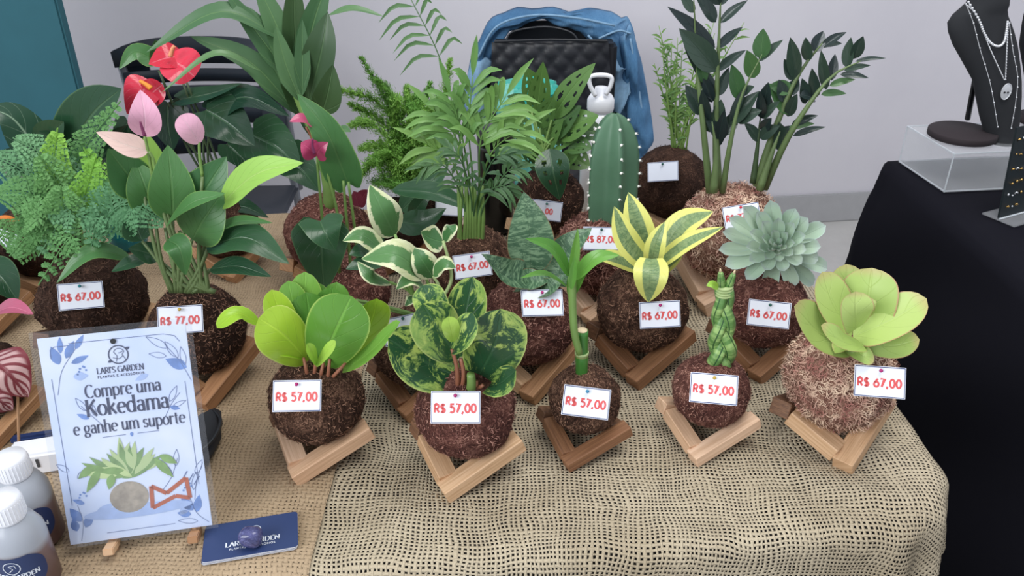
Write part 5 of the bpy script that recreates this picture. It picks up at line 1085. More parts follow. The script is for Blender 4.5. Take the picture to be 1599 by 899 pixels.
# a stool-like box carries the bag behind the table
bxr = thing('storage_box', 'black storage box behind the table carrying the mint green bag', 'box', (PY(826, 345, 1.82).x, 1.86, 0))
zb = PY(826, 345, 1.82).z; MB().bbox((bxr.location.x, 1.86, zb/2), (.3, .25, zb-.02), .008).build('box_body', M['chair2'], bxr); MB().bbox((bxr.location.x, 1.86, zb-.012), (.32, .27, .02), .006).build('lid', M['chair'], bxr)
# black tumbler and white bottle -------------------------------------------
M['blk_gloss'] = plain('black_gloss', sr(16, 17, 20), .2); M['dk_lid'] = plain('dark_grey_lid', sr(70, 72, 76), .35)
c = PH(776, 358, TZ+.004); r_ = 28*m_px(c); tbl = thing('tumbler', 'tall black insulated tumbler behind the parlour palm', 'tumbler', tuple(c))
MB().lathe([(r_*.86, 0), (r_*.92, .01), (r_, .09), (r_, .185), (r_*.97, .19)], c, 40).build('body', M['blk_gloss'], tbl, True)
MB().lathe([(r_*1.02, .187), (r_*1.04, .2), (r_*1.0, .212), (r_*.6, .216), (0, .216)], c, 40).build('lid', M['dk_lid'], tbl, True)
MB().lathe([(r_*1.003, .165), (r_*1.012, .168), (r_*1.003, .171)], c, 40).build('ring', M['dk_lid'], tbl, True)
M['whitep'] = plain('white_plastic', sr(238, 240, 246), .28)
c = PY(938, 312, 1.54); c.x = PY(938, 160, 1.54).x; c.z = TZ+.004; q_ = m_px(c+V((0, 0, .2))); btl = thing('water_bottle', 'white water bottle with loop handle behind the cactus', 'bottle', (c.x, c.y, TZ+.004)); c.z = TZ+.004
zt = lambda py: PY(938, py, 1.54).z
MB().lathe([(.030, 0), (.034, .006), (.034, zt(195)-c.z), (.03, zt(182)-c.z), (q_*17, zt(172)-c.z)], c, 40).build('body', M['whitep'], btl, True)
MB().lathe([(q_*20, zt(172)-c.z), (q_*21, zt(168)-c.z), (q_*21, zt(155)-c.z), (q_*17, zt(148)-c.z), (q_*11, zt(146)-c.z), (q_*10, zt(136)-c.z), (0, zt(135)-c.z)], c, 40).build('cap', M['whitep'], btl, True)
MB().tube(cat([PY(930, 150, 1.52), PY(921, 132, 1.52), PY(922, 120, 1.52), PY(938, 117, 1.52), PY(954, 120, 1.52), PY(954, 132, 1.52), PY(946, 148, 1.52)], 30), q_*3.4, 10).build('carry_loop', M['whitep'], btl, True)
# teal cup behind the anthurium --------------------------------------------
t = NT('teal_translucent'); t.b.inputs['Base Color'].default_value = sr(30, 140, 150); t.b.inputs['Roughness'].default_value = .25; t.b.inputs['Transmission Weight'].default_value = .35; M['teal_cup'] = t.m
c = PH(204, 385, TZ+.004); q_ = m_px(c); cup = thing('teal_jar', 'small translucent teal jar beside the lacy fern ball', 'jar', tuple(c))
MB().lathe([(q_*20, 0), (q_*27, .01), (q_*30, .035), (q_*22, .06), (q_*17, .068), (q_*17, .085), (q_*15, .085), (0, .083)], c, 32).build('jar_body', M['teal_cup'], cup, True)
MB().lathe([(q_*18, .066), (q_*18.5, .07), (q_*18, .074)], c, 32).build('neck_ring', plain('teal_ring', sr(16, 110, 124), .3), cup, True)
# ---------------------------------------------------------------- framed sign on a little easel
bl, br_ = PH(101, 856, TZ+.014), PH(342, 822, TZ+.014)
ux = (br_-bl).normalized(); SW = (br_-bl).length; SH = SW*1.49
nf_ = V((0, 0, 1)).cross(ux); back = V((-ux.y, ux.x, 0)).normalized()
SIGN_TILT = math.radians(20.0); uy = (V((0, 0, 1))*math.cos(SIGN_TILT)+back*math.sin(SIGN_TILT)).normalized(); un = ux.cross(uy).normalized()
if un.y > 0: un = -un
sroot = thing('table_sign', 'laminated offer sign reading Kokedama propped on a small easel at front left', 'sign', tuple((bl+br_)/2))
fr = frame2d(bl, ux, uy, un); R3 = Matrix((ux, uy, un)).transposed()
t = NT('clear_laminate'); t.b.inputs['Base Color'].default_value = (1, 1, 1, 1); t.b.inputs['Roughness'].default_value = .05; t.n.remove(t.b); tp = t.nd('ShaderNodeBsdfTransparent'); tp.inputs[0].default_value = (.97, .98, 1, 1); gl = t.nd('ShaderNodeBsdfGlossy'); gl.inputs['Roughness'].default_value = .08
fz = t.nd('ShaderNodeLayerWeight'); mx = t.nd('ShaderNodeMixShader'); t.l(t.math('MULTIPLY_ADD', t.math('POWER', fz.outputs['Facing'], 4.), .7, .07), mx.inputs[0]); t.l(tp.outputs[0], mx.inputs[1]); t.l(gl.outputs[0], mx.inputs[2]); t.l(mx.outputs[0], t.out.inputs[0]); M['laminate'] = t.m
def posterpaper():
    t = NT('poster_paper'); n = t.noise(9, 3, t.coord()); t.l(t.ramp(n, [(.38, sr(216, 228, 250)), (.6, sr(238, 243, 252))]), t.b.inputs['Base Color']); t.b.inputs['Roughness'].default_value = .35; return t.m
M['poster'] = posterpaper(); M['ink'] = plain('dark_blue_ink', sr(62, 70, 98), .4); M['ink_l'] = plain('grey_blue_ink', sr(120, 134, 170), .4)
M['wblue'] = plain('watercolour_blue', sr(118, 150, 206), .4, var=.25, vscale=60); M['wblue_l'] = plain('pale_watercolour', sr(180, 200, 236), .4, var=.1, vscale=60)
mg = SW*.055; pw, ph = SW-2*mg*.75, SH-mg*1.15
pobj = MB().bbox(fr(mg*.75+pw/2, mg*.35+ph/2, 0), (pw, ph, .0012), .0003, R3).build('poster', M['poster'], sroot)
MB().bbox(fr(SW/2, SH/2, .0016), (SW, SH, .0004), .0001, R3).build('clear_sleeve', M['laminate'], sroot)
frp = frame2d(fr(mg*.75, mg*.35, .0009), ux*pw, uy*pw, un)      # poster units: width 1, height ph/pw
PHt = ph/pw
def sleaf(mb, x, y, a, L, w_, z=0.):
    ca, sa = math.cos(math.radians(a)), math.sin(math.radians(a)); pts = []
    for i in range(13): t_ = i/12; pts.append((t_*L, w_*math.sin(pi*t_**.8)))
    for i in range(11, 0, -1): t_ = i/12; pts.append((t_*L, -w_*math.sin(pi*t_**.8)))
    poly2d(mb, [(x+p*ca-q*sa, y+p*sa+q*ca) for p, q in pts], frp, z); return pts
def oleaf(mb, x, y, a, L, w_, z=0., lw=.004):
    ca, sa = math.cos(math.radians(a)), math.sin(math.radians(a))
    for s_ in (1, -1): stroke2d(mb, [(x+t_/12*L*ca-s_*w_*math.sin(pi*(t_/12)**.8)*sa, y+t_/12*L*sa+s_*w_*math.sin(pi*(t_/12)**.8)*ca) for t_ in range(13)], lambda a_, b_: lw, frp, z)
mb = MB(); ln = lambda *p: stroke2d(mb, list(p), lambda a_, b_: .0045, frp)
e = .055; ln((e, .3), (e, PHt-.3)); ln((1-e, .34), (1-e, PHt-.42)); ln((.2, PHt-e), (1-.16, PHt-e), (1-e-.03, PHt-e-.02), (1-e, PHt-.12)); ln((.26, e), (1-.26, e)); ln((e+.02, PHt-.16), (e+.02, PHt-.09), (e+.05, PHt-e-.015), (.2, PHt-e-.015)); ln((.33, PHt*.505), (.49, PHt*.505)); ln((.57, PHt*.505), (.72, PHt*.505))
mb.build('border_line', M['ink_l'], pobj)
m1, m2, m3 = MB(), MB(), MB()
for x, y, a, L, w_ in ((.12, PHt-.2, 105, .14, .035), (.17, PHt-.16, 60, .14, .028), (.2, PHt-.2, 20, .13, .022), (.14, PHt-.12, 85, .12, .02), (.24, PHt-.1, 55, .12, .02), (.97, PHt-.32, 150, .16, .04), (.1, .17, 120, .13, .035), (.12, .12, 60, .12, .03), (.06, .1, 100, .1, .03), (.88, .14, 125, .13, .035), (.9, .12, 75, .14, .03), (.86, .11, 165, .1, .028), (.14, .30, 150, .09, .018), (.82, PHt-.60, -20, .07, .018), (.26, PHt-.62, 150, .09, .018)): sleaf(m1, x, y, a, L, w_)
for x, y, a, L, w_ in ((.2, .2, 30, .16, .03), (.78, .12, 40, .14, .03), (.2, PHt-.3, 0, .1, .03), (.7, PHt-.34, 200, .1, .02)): sleaf(m2, x, y, a, L, w_)
for x, y, a, L, w_ in ((.92, PHt-.24, 120, .15, .025), (.96, PHt-.3, 95, .14, .02), (.86, PHt-.16, 145, .17, .025), (.84, PHt-.22, 165, .12, .02), (.25, PHt-.56, 120, .12, .02), (.3, PHt-.6, 90, .08, .014), (.82, PHt-.56, 60, .13, .02), (.84, PHt-.6, 20, .1, .015), (.8, .5, 80, .13, .02), (.76, .44, 110, .08, .014), (.93, .42, 60, .12, .02), (.9, .3, 75, .14, .018), (.07, .56, 140, .1, .02), (.12, .5, 40, .1, .02), (.9, .05, 170, .14, .02)): oleaf(m3, x, y, a, L, w_)
for p in ([(.08, PHt-.42), (.13, PHt-.25), (.24, PHt-.1)], [(.99, PHt-.42), (.93, PHt-.27), (.84, PHt-.13)], [(.36, PHt-.7), (.28, PHt-.6), (.22, PHt-.52)], [(.76, PHt-.7), (.83, PHt-.58), (.9, PHt-.5)], [(.08, .02), (.11, .16), (.09, .3)], [(.98, .03), (.9, .12), (.86, .28)], [(.68, .32), (.76, .42), (.82, .56)], [(.9, .22), (.93, .36), (.99, .5)]): stroke2d(m3, [tuple(v)[:2] for v in cat([(a, b, 0) for a, b in p], 8)], lambda a_, b_: .004, frp)
for i in range(3):
    stroke2d(m3, [(.84+i*.035, .40-i*.03), (.875+i*.04, .45-i*.025)], lambda a_, b_: .009, frp)
for cx_, cy_ in ((.26, PHt-.26), (.13, .36), (.86, .33)):
    for k_ in range(6): poly2d(m1, arc(cx_+.03*math.cos(k_*1.1), cy_+.028*math.sin(k_*1.7), .008, .008, 0, 330, 7), frp)
m1.build('blue_leaves', M['wblue'], pobj); m2.build('pale_leaves', M['wblue_l'], pobj); m3.build('leaf_outlines', M['ink_l'], pobj)
frz = lambda x, y, z=0.: frp(x, y, z+.0002)
mb = MB(); text2d(mb, 'Compre uma', .52, PHt*.70, .095, frz, .15, True, .07, 'c', fit=.52); text2d(mb, 'Kokedama', .535, PHt*.612, .122, frz, .16, True, .07, 'c', fit=.57); text2d(mb, 'e ganhe um suporte', .53, PHt*.53, .092, frz, .15, True, .07, 'c', fit=.77); mb.build('headline', M['ink'], pobj)
mb = MB(); text2d(mb, "LARI'S GARDEN", .52, PHt*.808, .043, frz, .16, True, .05, 'c', fit=.32); text2d(mb, "PLANTAS E ACESSÓRIOS", .52, PHt*.787, .016, frz, .2, False, .3, 'c', fit=.32)
LX, LY = .52, PHt*.89
stroke2d(mb, arc(LX, LY, .066, .066, 0, 360, 30), lambda a_, b_: .008, frz)
for x, y, a, L, w_ in ((LX+.05, LY+.035, 20, .035, .01), (LX-.05, LY-.04, 200, .03, .01)): sleaf(mb, x, y, a, L, w_, .0002)
for p in ([(-.02, -.05), (-.01, -.01), (-.03, .02), (-.015, .04), (.015, .045), (.04, .02), (.025, 0), (.04, -.03), (.045, -.05)], [(0, .01), (.03, .02)], [(-.04, -.02), (0, -.03), (.03, -.01)]): stroke2d(mb, [tuple(v)[:2] for v in cat([(LX+a, LY+b, 0) for a, b in p], 16)], lambda a_, b_: .004, frz)
mb.build('logo', M['ink'], pobj)
mb = MB(); sleaf(mb, .53, PHt*.515, 270, .035, .012, .0001); mb.build('drop_mark', M['wblue'], pobj)
# printed picture: pale ball with leaves and a little red-brown stand
mb = MB(); poly2d(mb, arc(.45, .31, .135, .12, 0, 350, 28), frp, .0002); mb.build('printed_ball', plain('print_ball', sr(170, 158, 140), .5, var=.3, vscale=90), pobj)
mb = MB(); poly2d(mb, arc(.5, .2, .38, .05, 0, 350, 28), frp, .0001); mb.build('printed_shadow', M['wblue_l'], pobj)
mb = MB(); ml = MB(); rg = random.Random(6)
for i in range(26): a = 10+i*6.6; (sleaf(mb if i % 2 else ml, .46+rg.uniform(-.08, .08), .46+rg.uniform(0, .06), a, rg.uniform(.16, .27), .028, .0003+i*.00001))
for x, y, a, L in ((.28, .55, 235, .2), (.24, .58, 215, .14), (.66, .58, -55, .2), (.7, .6, -35, .14), (.36, .5, 250, .12)): sleaf(mb, x, y, a, L, .03, .0007)
mb.build('printed_leaves', plain('print_green', sr(132, 164, 104), .5, var=.2, vscale=80), pobj); ml.build('printed_pale_leaves', plain('print_pale_green', sr(190, 208, 150), .5), pobj)
mb = MB(); st = [(.6, .2), (.61, .37), (.71, .3), (.86, .4), (.87, .24), (.77, .27), (.6, .2)]
for a, b in zip(st, st[1:]): stroke2d(mb, [a, b], lambda a_, b_: .03, frz)
mb.build('printed_stand', plain('print_red_wood', sr(192, 104, 72), .5, var=.1, vscale=90), pobj)
mb = MB(); poly2d(mb, arc(.5, PHt-.07, .02, .02, 0, 340, 18), frp, .0012); mb.build('punched_hole', M['chair2'], pobj)
# easel -----------------------------------------------------------------
er = thing('small_easel', 'little pale wooden easel holding up the laminated sign', 'easel', tuple((bl+br_)/2))
for u in (.30, .84):
    a = fr(SW*u, -.012, -.006); b = fr(SW*u, SH*.8, -.006); MB().tube([a, b], .0045, 6).build('front_leg', M['wood'], er)
    MB().bbox(fr(SW*u, -.004, .004), (.011, .008, .026), .001, R3).build('ledge_peg', M['wood'], er)
a = fr(SW*.57, SH*.75, -.012); b = V((a.x, a.y, TZ+.006))+back*.10; MB().tube([a, b], .0045, 6).build('back_leg', M['wood'], er)
MB().bbox(fr(SW*.57, SH*.72, -.013), (SW*.6, .012, .008), .001, R3).build('cross_bar', M['wood'], er)
# ---------------------------------------------------------------- bottles of plant food
t = NT('frosted_plastic'); u_ = t.nd('ShaderNodeSeparateXYZ'); t.l(t.coord('Generated'), u_.inputs[0])
t.l(t.ramp(t.math('ADD', u_.outputs[2], t.math('MULTIPLY', t.noise(20, 2, t.coord()), .1)), [(.25, sr(108, 80, 78)), (.62, sr(138, 116, 116)), (.72, sr(186, 192, 202))]), t.b.inputs['Base Color'])
t.b.inputs['Roughness'].default_value = .3; t.b.inputs['Transmission Weight'].default_value = .25; M['frost'] = t.m
M['navy'] = plain('navy_label', sr(34, 52, 96), .45); M['whiteink'] = plain('white_ink', sr(220, 226, 236), .5)
def food_bottle(bx, by, label, yaw):
    c = PH(bx, by, TZ+.004); r = .0265; root = thing('plant_food_bottle', label, 'bottle', tuple(c), 'frosted bottles by the sign')
    MB().lathe([(r*.9, 0), (r, .004), (r, .06), (r*.97, .07), (r*.75, .083), (r*.55, .088), (r*.52, .09)], c, 40).build('bottle_body', M['frost'], root, True)
    cp = MB(); n = 48; prof = [(r*.58, .088), (r*.6, .09), (r*.6, .11), (r*.55, .114), (0, .1145)]
    cp.lathe(prof, c, n); cap_ = cp.build('screw_cap', M['whitep'], root, True)
    mb = MB(); 
    for k in range(30): th = 2*pi*k/30; mb.tube([c+V((math.cos(th)*r*.6, math.sin(th)*r*.6, .091)), c+V((math.cos(th)*r*.6, math.sin(th)*r*.6, .109))], .0006, 4)
    mb.build('cap_ridges', M['whitep'], cap_)
    a0 = math.radians(-90+yaw)
    def cf(x, y, z=0.): th = a0+x/r; return c+V((math.cos(th)*(r+.0006+z), math.sin(th)*(r+.0006+z), y))
    mb = MB(); k1, k2 = 18, 14; vs = []; fs = []
    for j in range(k2+1):
        yy = -.021+.042*j/k2; hw = .028*math.sqrt(max(.02, 1-(yy/.0215)**2)) if 1 else 0
        hw = .030*(1-abs(yy/.021)**3*.45)
        for i in range(k1+1): vs.append(cf(-hw+2*hw*i/k1, .037+yy))
    fs = [(j*(k1+1)+i, j*(k1+1)+i+1, (j+1)*(k1+1)+i+1, (j+1)*(k1+1)+i) for j in range(k2) for i in range(k1)]; mb.add(vs, fs); lab_ = mb.build('label', M['navy'], root, True)
    mb = MB(); f2 = lambda x, y, z=0.: cf(x, y+.003, .0004+z)
    text2d(mb, "LARI'S GARDEN", 0, .029, .0052, f2, .2, True, .06, 'c'); text2d(mb, 'PLANTAS E ACESSÓRIOS', 0, .0255, .0018, f2, .2, False, .3, 'c')
    stroke2d(mb, arc(0, .043, .0075, .0075, 0, 360, 24), lambda a_, b_: .0008, f2)
    stroke2d(mb, [(-.003, .038), (.001, .042), (-.002, .046), (.003, .047), (.004, .043)], lambda a_, b_: .0006, f2)
    for i, (x0_, x1_) in enumerate(((-.012, .012), (-.010, .013), (-.013, .006))): stroke2d(mb, [(x0_, .0215-i*.003), (x1_, .0215-i*.003)], lambda a_, b_: .0009, f2)
    mb.build('lettering', M['whiteink'], lab_)
food_bottle(62, 838, 'frosted plant food bottle with navy label standing closer to the sign, farther of the pair', 16)
food_bottle(54, 906, 'frosted plant food bottle with navy label nearest the camera at bottom left', 8)
# navy cards with stone ------------------------------------------------------
cs = [PH(*p) for p in ((320, 831), (464, 808), (466, 862), (317, 889))]
cc = sum(cs, V())/4; cux = ((cs[1]-cs[0])+(cs[2]-cs[3])).normalized(); cuy = V((-cux.y, cux.x, 0)); cw, ch = ((cs[1]-cs[0]).length+(cs[2]-cs[3]).length)/2, ((cs[0]-cs[3]).length+(cs[1]-cs[2]).length)/2
M['navy_card'] = plain('navy_card', sr(46, 62, 104), .35); Rc = Matrix((cux, cuy, V((0, 0, 1)))).transposed()
for k in range(4):
    z = TZ+.0052+k*.0011; cr = thing('business_card', 'navy card with rounded corners, ' + ['lowest of the stack under the blue violet stone', 'second from the bottom of the stack under the stone', 'third from the bottom of the stack under the stone', 'topmost of the stack, lettered, under the blue violet stone'][k], 'card', (cc.x+.0004*k, cc.y+.0003*((k*7) % 3), z), 'navy cards in the stack')
    o = MB(); pts = []; rr_ = .004
    for (sx_, sy_, a0) in ((1, 1, 0), (-1, 1, 90), (-1, -1, 180), (1, -1, 270)): pts += [(sx_*(cw/2-rr_)+dx, sy_*(ch/2-rr_)+dy) for dx, dy in arc(0, 0, rr_, rr_, a0, a0+90, 5)]
    base = V(cr.location); f_ = frame2d(base, cux, cuy, (0, 0, 1)); n = len(pts)
    o.add([f_(x, y, 0) for x, y in pts]+[f_(x, y, .0008) for x, y in pts], [tuple(range(n))[::-1]]+[(i, (i+1) % n, n+(i+1) % n, n+i) for i in range(n)]); o.build('white_core', M['paper'], cr)
    o = MB(); poly2d(o, pts, f_, .0009); o.build('navy_face', M['navy_card'], cr)
    if k == 3:
        o = MB(); f3 = lambda x, y, z=0.: f_(x, y, .0011+z); text2d(o, "LARI'S GARDEN", .002, -ch*.20, .0066, f3, .17, True, .06, 'c'); text2d(o, 'PLANTAS E ACESSÓRIOS', .002, -ch*.20-.0052, .0026, f3, .2, False, .3, 'c')
        stroke2d(o, arc(.004, ch*.16, .006, .006, 0, 360, 20), lambda a_, b_: .0006, f3); o.build('lettering', M['whiteink'], cr)
sc_ = PH(392, 838, TZ+.021); q_ = m_px(sc_)
bm = bmesh.new(); bmesh.ops.create_icosphere(bm, subdivisions=3, radius=1); vs = []
for v in bm.verts:
    p = v.co; k = 1/max((abs(p.x)**2.8+abs(p.y)**2.8+abs(p.z)**2.8)**(1/2.8), .01)*(1+.10*noise.noise(p*1.6)); vs.append(sc_+V((p.x*.0125*k, p.y*.010*k, p.z*.0105*k)))
t = NT('polished_stone'); n = t.noise(160, 4, t.coord(), .7, 1.5); t.l(t.ramp(n, [(.35, sr(54, 56, 96)), (.6, sr(92, 94, 140)), (.75, sr(140, 138, 176))]), t.b.inputs['Base Color']); t.b.inputs['Roughness'].default_value = .12
o = MB(); o.add(vs, [tuple(v.index for v in f.verts) for f in bm.faces]); bm.free(); tag(o.build('tumbled_stone', t.m, None, True), 'polished blue violet stone lying on the navy cards', 'stone')
# odds and ends beside the sign ---------------------------------------------
pp = PH(62, 735, TZ+.004); wb = thing('white_box', 'small white box with printed lines behind the frosted bottles', 'box', tuple(pp))
Rb = Matrix.Rotation(math.radians(15), 3, 'Z'); MB().bbox(pp+V((0, .01, .015)), (.062, .035, .03), .003, Rb).build('carton', M['whitep'], wb)
for k in range(3): MB().bbox(pp+Rb @ V((-.012+.008*k, -.0085, .018)), (.003, .0012, .012), .0002, Rb).build('printed_line', M['dk_lid'], wb)
pp = PH(52, 682, TZ+.012); MBn = MB().bbox(pp, (.05, .012, .01), .003, Rb).build('navy_clip', M['navy'], None); tag(MBn, 'small navy clip lying left of the sign', 'clip')
a = PH(30, 712, TZ+.006); b = a+V((.012, .02, .085)); tag(MB().tube([a, b], .0016, 6).build('wooden_skewer', M['wood'], None), 'thin pale wooden skewer standing left of the sign', 'skewer')
# dark pouch behind the sign on its right side
pr = thing('black_pouch', 'soft black pouch lying behind the right edge of the sign', 'pouch', tuple(PH(322, 738, TZ+.004)))
bm = bmesh.new(); bmesh.ops.create_icosphere(bm, subdivisions=3, radius=1); c = PH(312, 690, TZ+.022); vs = []
for v in bm.verts: p = v.co; k = 1+.18*noise.noise(p*2.4+V((3, 1, 2))); vs.append(c+V((p.x*.022*k, p.y*.062*k, p.z*.018*k)))
o = MB(); o.add(vs, [tuple(v.index for v in f.verts) for f in bm.faces]); bm.free(); o.build('pouch_body', plain('matt_black', sr(34, 36, 42), .85), pr, True)
MB().tube(cat([c+V((.000, -.05, .012)), c+V((.022, -.02, .016)), c+V((.022, .02, .016)), c+V((.004, .05, .012))], 16), .0022, 6).build('drawstring', M['chair2'], pr, True)
# ---------------------------------------------------------------- jewellery displays
t = NT('clear_acrylic'); t.b.inputs['Base Color'].default_value = (.9, .93, .97, 1); t.b.inputs['Roughness'].default_value = .06; t.b.inputs['Alpha'].default_value = .15; t.b.inputs['Specular IOR Level'].default_value = .8; M['acrylic'] = t.m
t = NT('acrylic_edge'); t.b.inputs['Base Color'].default_value = (.82, .87, .92, 1); t.b.inputs['Roughness'].default_value = .15; t.b.inputs['Alpha'].default_value = .7; M['acr_edge'] = t.m
M['velvet'] = plain('black_velvet', sr(34, 36, 40), .9, var=.1); M['disc'] = plain('dark_brown_disc', sr(44, 36, 40), .85)
M['silver'] = plain('silver', sr(226, 228, 232), .3, .35); M['goldm'] = plain('gold_metal', sr(220, 180, 110), .2, 1)
A0 = PH(1404, 253, TZ+.004); A1 = PH(1474, 300, TZ+.004); au = (A1-A0); al = au.length; au.normalize(); av = V((-au.y, au.x, 0)) if V((-au.y, au.x, 0)).x > 0 else V((au.y, -au.x, 0))
AH = .085; AW = .30; ar = thing('acrylic_riser', 'clear acrylic box riser on the black cloth under the necklace bust', 'display stand', tuple((A0+A1)/2))
Ra = Matrix((au, av, V((0, 0, 1)))).transposed(); cA = A0+au*al/2+av*AW/2
MB().box(cA+V((0, 0, AH)), (al, AW, .004), Ra).build('top_plate', M['acrylic'], ar)
MB().box(cA+V((0, 0, .002)), (al, AW, .003), Ra).build('base_plate', M['acrylic'], ar)
for s_, nm in ((-1, 0), (1, 0)):
    MB().box(cA+au*s_*al/2+V((0, 0, AH/2)), (.003, AW, AH), Ra).build('side_plate', M['acrylic'], ar)
MB().box(cA-av*AW/2+V((0, 0, AH/2)), (al, .003, AH), Ra).build('side_plate', M['acrylic'], ar)
cn = [A0, A1, A1+av*AW, A0+av*AW]
for k in range(4):
    a, b = cn[k], cn[(k+1) % 4]
    MB().tube([a+V((0, 0, .002)), b+V((0, 0, .002))], .0016, 4).build('polished_edge', M['acr_edge'], ar); MB().tube([a+V((0, 0, AH)), b+V((0, 0, AH))], .0018, 4).build('polished_edge', M['acr_edge'], ar)
    MB().tube([a, a+V((0, 0, AH))], .0016, 4).build('polished_edge', M['acr_edge'], ar)
zt_ = TZ+.004+AH+.003
dc = PH(1503, 206, zt_+.012); q_ = m_px(dc); Yb = dc.y
bust = thing('necklace_bust', 'black velvet necklace bust with round base on the acrylic riser', 'display bust', (dc.x, dc.y, zt_))
MB().lathe([(q_*48, -.011), (q_*50, -.009), (q_*50, .002), (q_*48.5, .004), (0, .004)], dc, 56).build('round_base', M['disc'], bust, True)
rows = [(-30, 1520, 1568), (-14, 1515, 1573), (-4, 1514, 1575), (6, 1510, 1574), (14, 1500, 1572), (24, 1488, 1573), (36, 1480, 1578), (50, 1481, 1583), (70, 1488, 1588), (100, 1505, 1592), (125, 1519, 1594), (150, 1524, 1594), (180, 1530, 1592), (205, 1537, 1588), (222, 1543, 1584)]
vs = []; n_ = 28; fs = []
for (py, xl, xr_) in rows:
    t_ = (py+30)/252; a, b = PY(xl, py, Yb+.05*(1-t_)-.01), PY(xr_, py, Yb+.05*(1-t_)-.01); c_ = (a+b)/2; rx = (b-a).length/2
    for j in range(n_): th = 2*pi*j/n_; dp = .03 if py > 10 else rx*.8; vs.append(c_+V((math.cos(th)*rx, math.sin(th)*dp, 0)))
for i in range(len(rows)-1): fs += [(i*n_+j, (i+1)*n_+j, (i+1)*n_+(j+1) % n_, i*n_+(j+1) % n_) for j in range(n_)]
fs += [tuple(range(n_))[::-1], tuple((len(rows)-1)*n_+j for j in range(n_))]; o = MB(); o.add(vs, fs); o.build('torso', M['velvet'], bust, True)
a, b = PY(1524, 118, Yb+.06), PY(1508, 196, Yb+.09); MB().tube([a, V((b.x, b.y, zt_+.012))], .006, 6).build('back_strut', M['blk_gloss'], bust)
def neck(name, label, curves, r_, mat, beads=0, br=.0015, pend=None):
    rt = thing(name, label, 'necklace', tuple(PY(*curves[0][0], Yb-.03)), 'necklaces on the bust')
    for cu in curves:
        P_ = cat([PY(x, y, Yb+.05*(1-(y+30)/252)-.045) for x, y in cu], 40); ch_ = MB().tube(P_, r_, 5).build('chain', mat, rt, True)
        if beads:
            mb = MB()
            for k in range(0, 41, beads): mb.sphere(P_[k]-V((0, .001, 0)), br, 6)
            mb.build('beads', mat, ch_, True)
    if pend:
        x, y = pend; c_ = PY(x, y, Yb-.03); q2 = m_px(c_); ax_ = V((0, -1, .15)); mb = MB(); mb.sphere(c_, 1, 14, (8*q2, .0015, 13*q2)); mb.build('pendant', mat, rt, True)
        mb = MB(); mb.tube([c_+V((math.cos(2*pi*k/24)*7.5*q2, -.0012, math.sin(2*pi*k/24)*12.5*q2)) for k in range(25)], .0008, 5); mb.build('pendant_rim', M['silver'], rt, True)
        for s_ in (-1, 1): MB().sphere(c_+V((s_*2.6*q2, -.0016, -1*q2)), q2*1.6, 6).build('pendant_mark', M['blk_gloss'], rt, True)
neck('necklace', 'short silver necklace of chunky beads around the bust neck', [[(1512, 3), (1528, 30), (1536, 50), (1546, 66), (1558, 72), (1567, 66), (1571, 50), (1573, 34)]], .0008, M['silver'], 1, .0026)
neck('necklace', 'silver chain with an oval medal pendant on the bust', [[(1508, 6), (1526, 26), (1546, 76), (1568, 124)], [(1574, 36), (1572, 80), (1570, 124)]], .0011, M['silver'], 2, .0013, (1571, 143))
neck('necklace', 'long thin silver chain hanging lowest on the bust', [[(1509, 8), (1520, 36), (1530, 75), (1545, 125), (1552, 160), (1558, 198)], [(1576, 36), (1582, 80), (1589, 120), (1586, 160), (1579, 200)]], .0007, M['silver'], 4, .0016)
# second bust at the frame edge
b2r = thing('necklace_bust', 'second black bust cut off by the right edge of the picture', 'display bust', (PY(1640, 200, Yb+.1).x, Yb+.1, zt_))
rows = [(-30, 1612, 1680), (36, 1597, 1690), (70, 1592, 1695), (130, 1602, 1690), (200, 1610, 1680)]; vs = []; fs = []
for (py, xl, xr_) in rows:
    a, b = PY(xl, py, Yb+.1), PY(xr_, py, Yb+.1); c_ = (a+b)/2; rx = (b-a).length/2
    for j in range(20): th = 2*pi*j/20; vs.append(c_+V((math.cos(th)*rx, math.sin(th)*.03, 0)))
for i in range(4): fs += [(i*20+j, (i+1)*20+j, (i+1)*20+(j+1) % 20, i*20+(j+1) % 20) for j in range(20)]
fs += [tuple(range(20))[::-1], tuple(80+j for j in range(20))]; o = MB(); o.add(vs, fs); o.build('torso', M['velvet'], b2r, True)
q_ = m_px(PY(1640, 205, Yb+.1)); MB().lathe([(q_*48, 0), (q_*50, .002), (q_*50, .012), (0, .014)], V((b2r.location.x, Yb+.1, zt_)), 40).build('round_base', M['disc'], b2r, True)
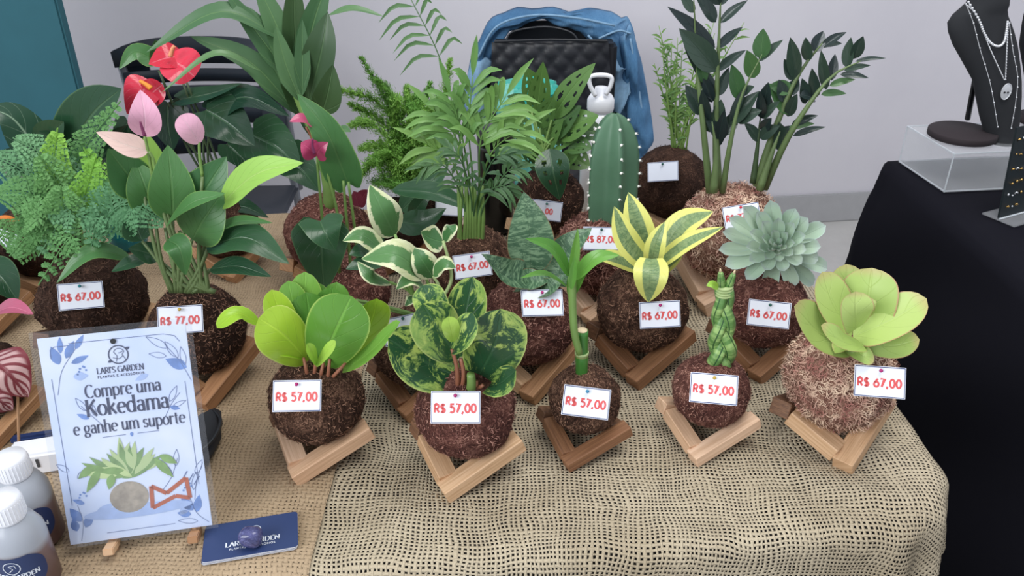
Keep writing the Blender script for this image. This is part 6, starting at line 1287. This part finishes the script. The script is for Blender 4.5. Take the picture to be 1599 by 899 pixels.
# earring panel ----------------------------------------------------------------
e0, e1 = PH(1558, 342, TZ+.006), PH(1630, 322, TZ+.006); eu = (e1-e0).normalized(); zt2 = PY(1555, 200, e0.y+.01).z
ev = V((-eu.y, eu.x, 0)); eh = zt2-TZ-.006; up_ = (V((0, 0, 1))+ev*.10).normalized()
Re = Matrix((eu, ev, V((0, 0, 1)))).transposed()
epr = thing('earring_stand', 'black earring panel in a clear angled stand at the right edge', 'display stand', tuple(e0))
fe = frame2d(e0, eu, up_, -ev)
Rp = Matrix((eu, up_, -ev)).transposed()
MB().bbox(fe(.09, eh/2, 0), (.18, eh, .004), .0005, Rp).build('velvet_panel', plain('panel_black', sr(22, 32, 36), .5), epr)
MB().box(e0+eu*.09+ev*-.004+V((0, 0, .001)), (.19, .07, .003), Re).build('foot', M['acrylic'], epr)
MB().tube([fe(0, .002, .004), fe(.18, .002, .004)], .0018, 5).build('clear_lip', M['acr_edge'], epr)
rg = random.Random(12); q2 = m_px(e0)
rows_ = [(0.87, 5), (.72, 5), (.545, 5), (.40, 4), (.26, 4), (.12, 3)]
for ri, (v_, n_) in enumerate(rows_):
    for k in range(n_):
        x = .012+.0125*k+(.006 if ri in (3, 5) else 0)+rg.uniform(-.001, .001); p = fe(x, eh*v_+rg.uniform(-.003, .003), .004)
        er_ = thing('earring', 'tiny stud earring on the black panel, '+['top', 'second', 'third', 'fourth', 'fifth', 'lowest'][ri]+' row, '+['first', 'second', 'third', 'fourth', 'fifth'][k]+' from the left', 'earring', tuple(p), 'stud earrings on the black panel')
        mb = MB(); mb.sphere(p, rg.uniform(.0016, .0024), 6, (1, 1, rg.uniform(.7, 1.4))); 
        if rg.random() < .5: mb.tube(arc3(p) if 0 else [p+V((math.cos(2*pi*j/10)*.003, 0, math.sin(2*pi*j/10)*.003-.002)) for j in range(7)], .0007, 4)
        mb.build('stud', M['goldm'] if rg.random() < .6 else M['silver'], er_, True)
pt = PY(1480, 92, 2.9)

bpy.context.view_layer.update()
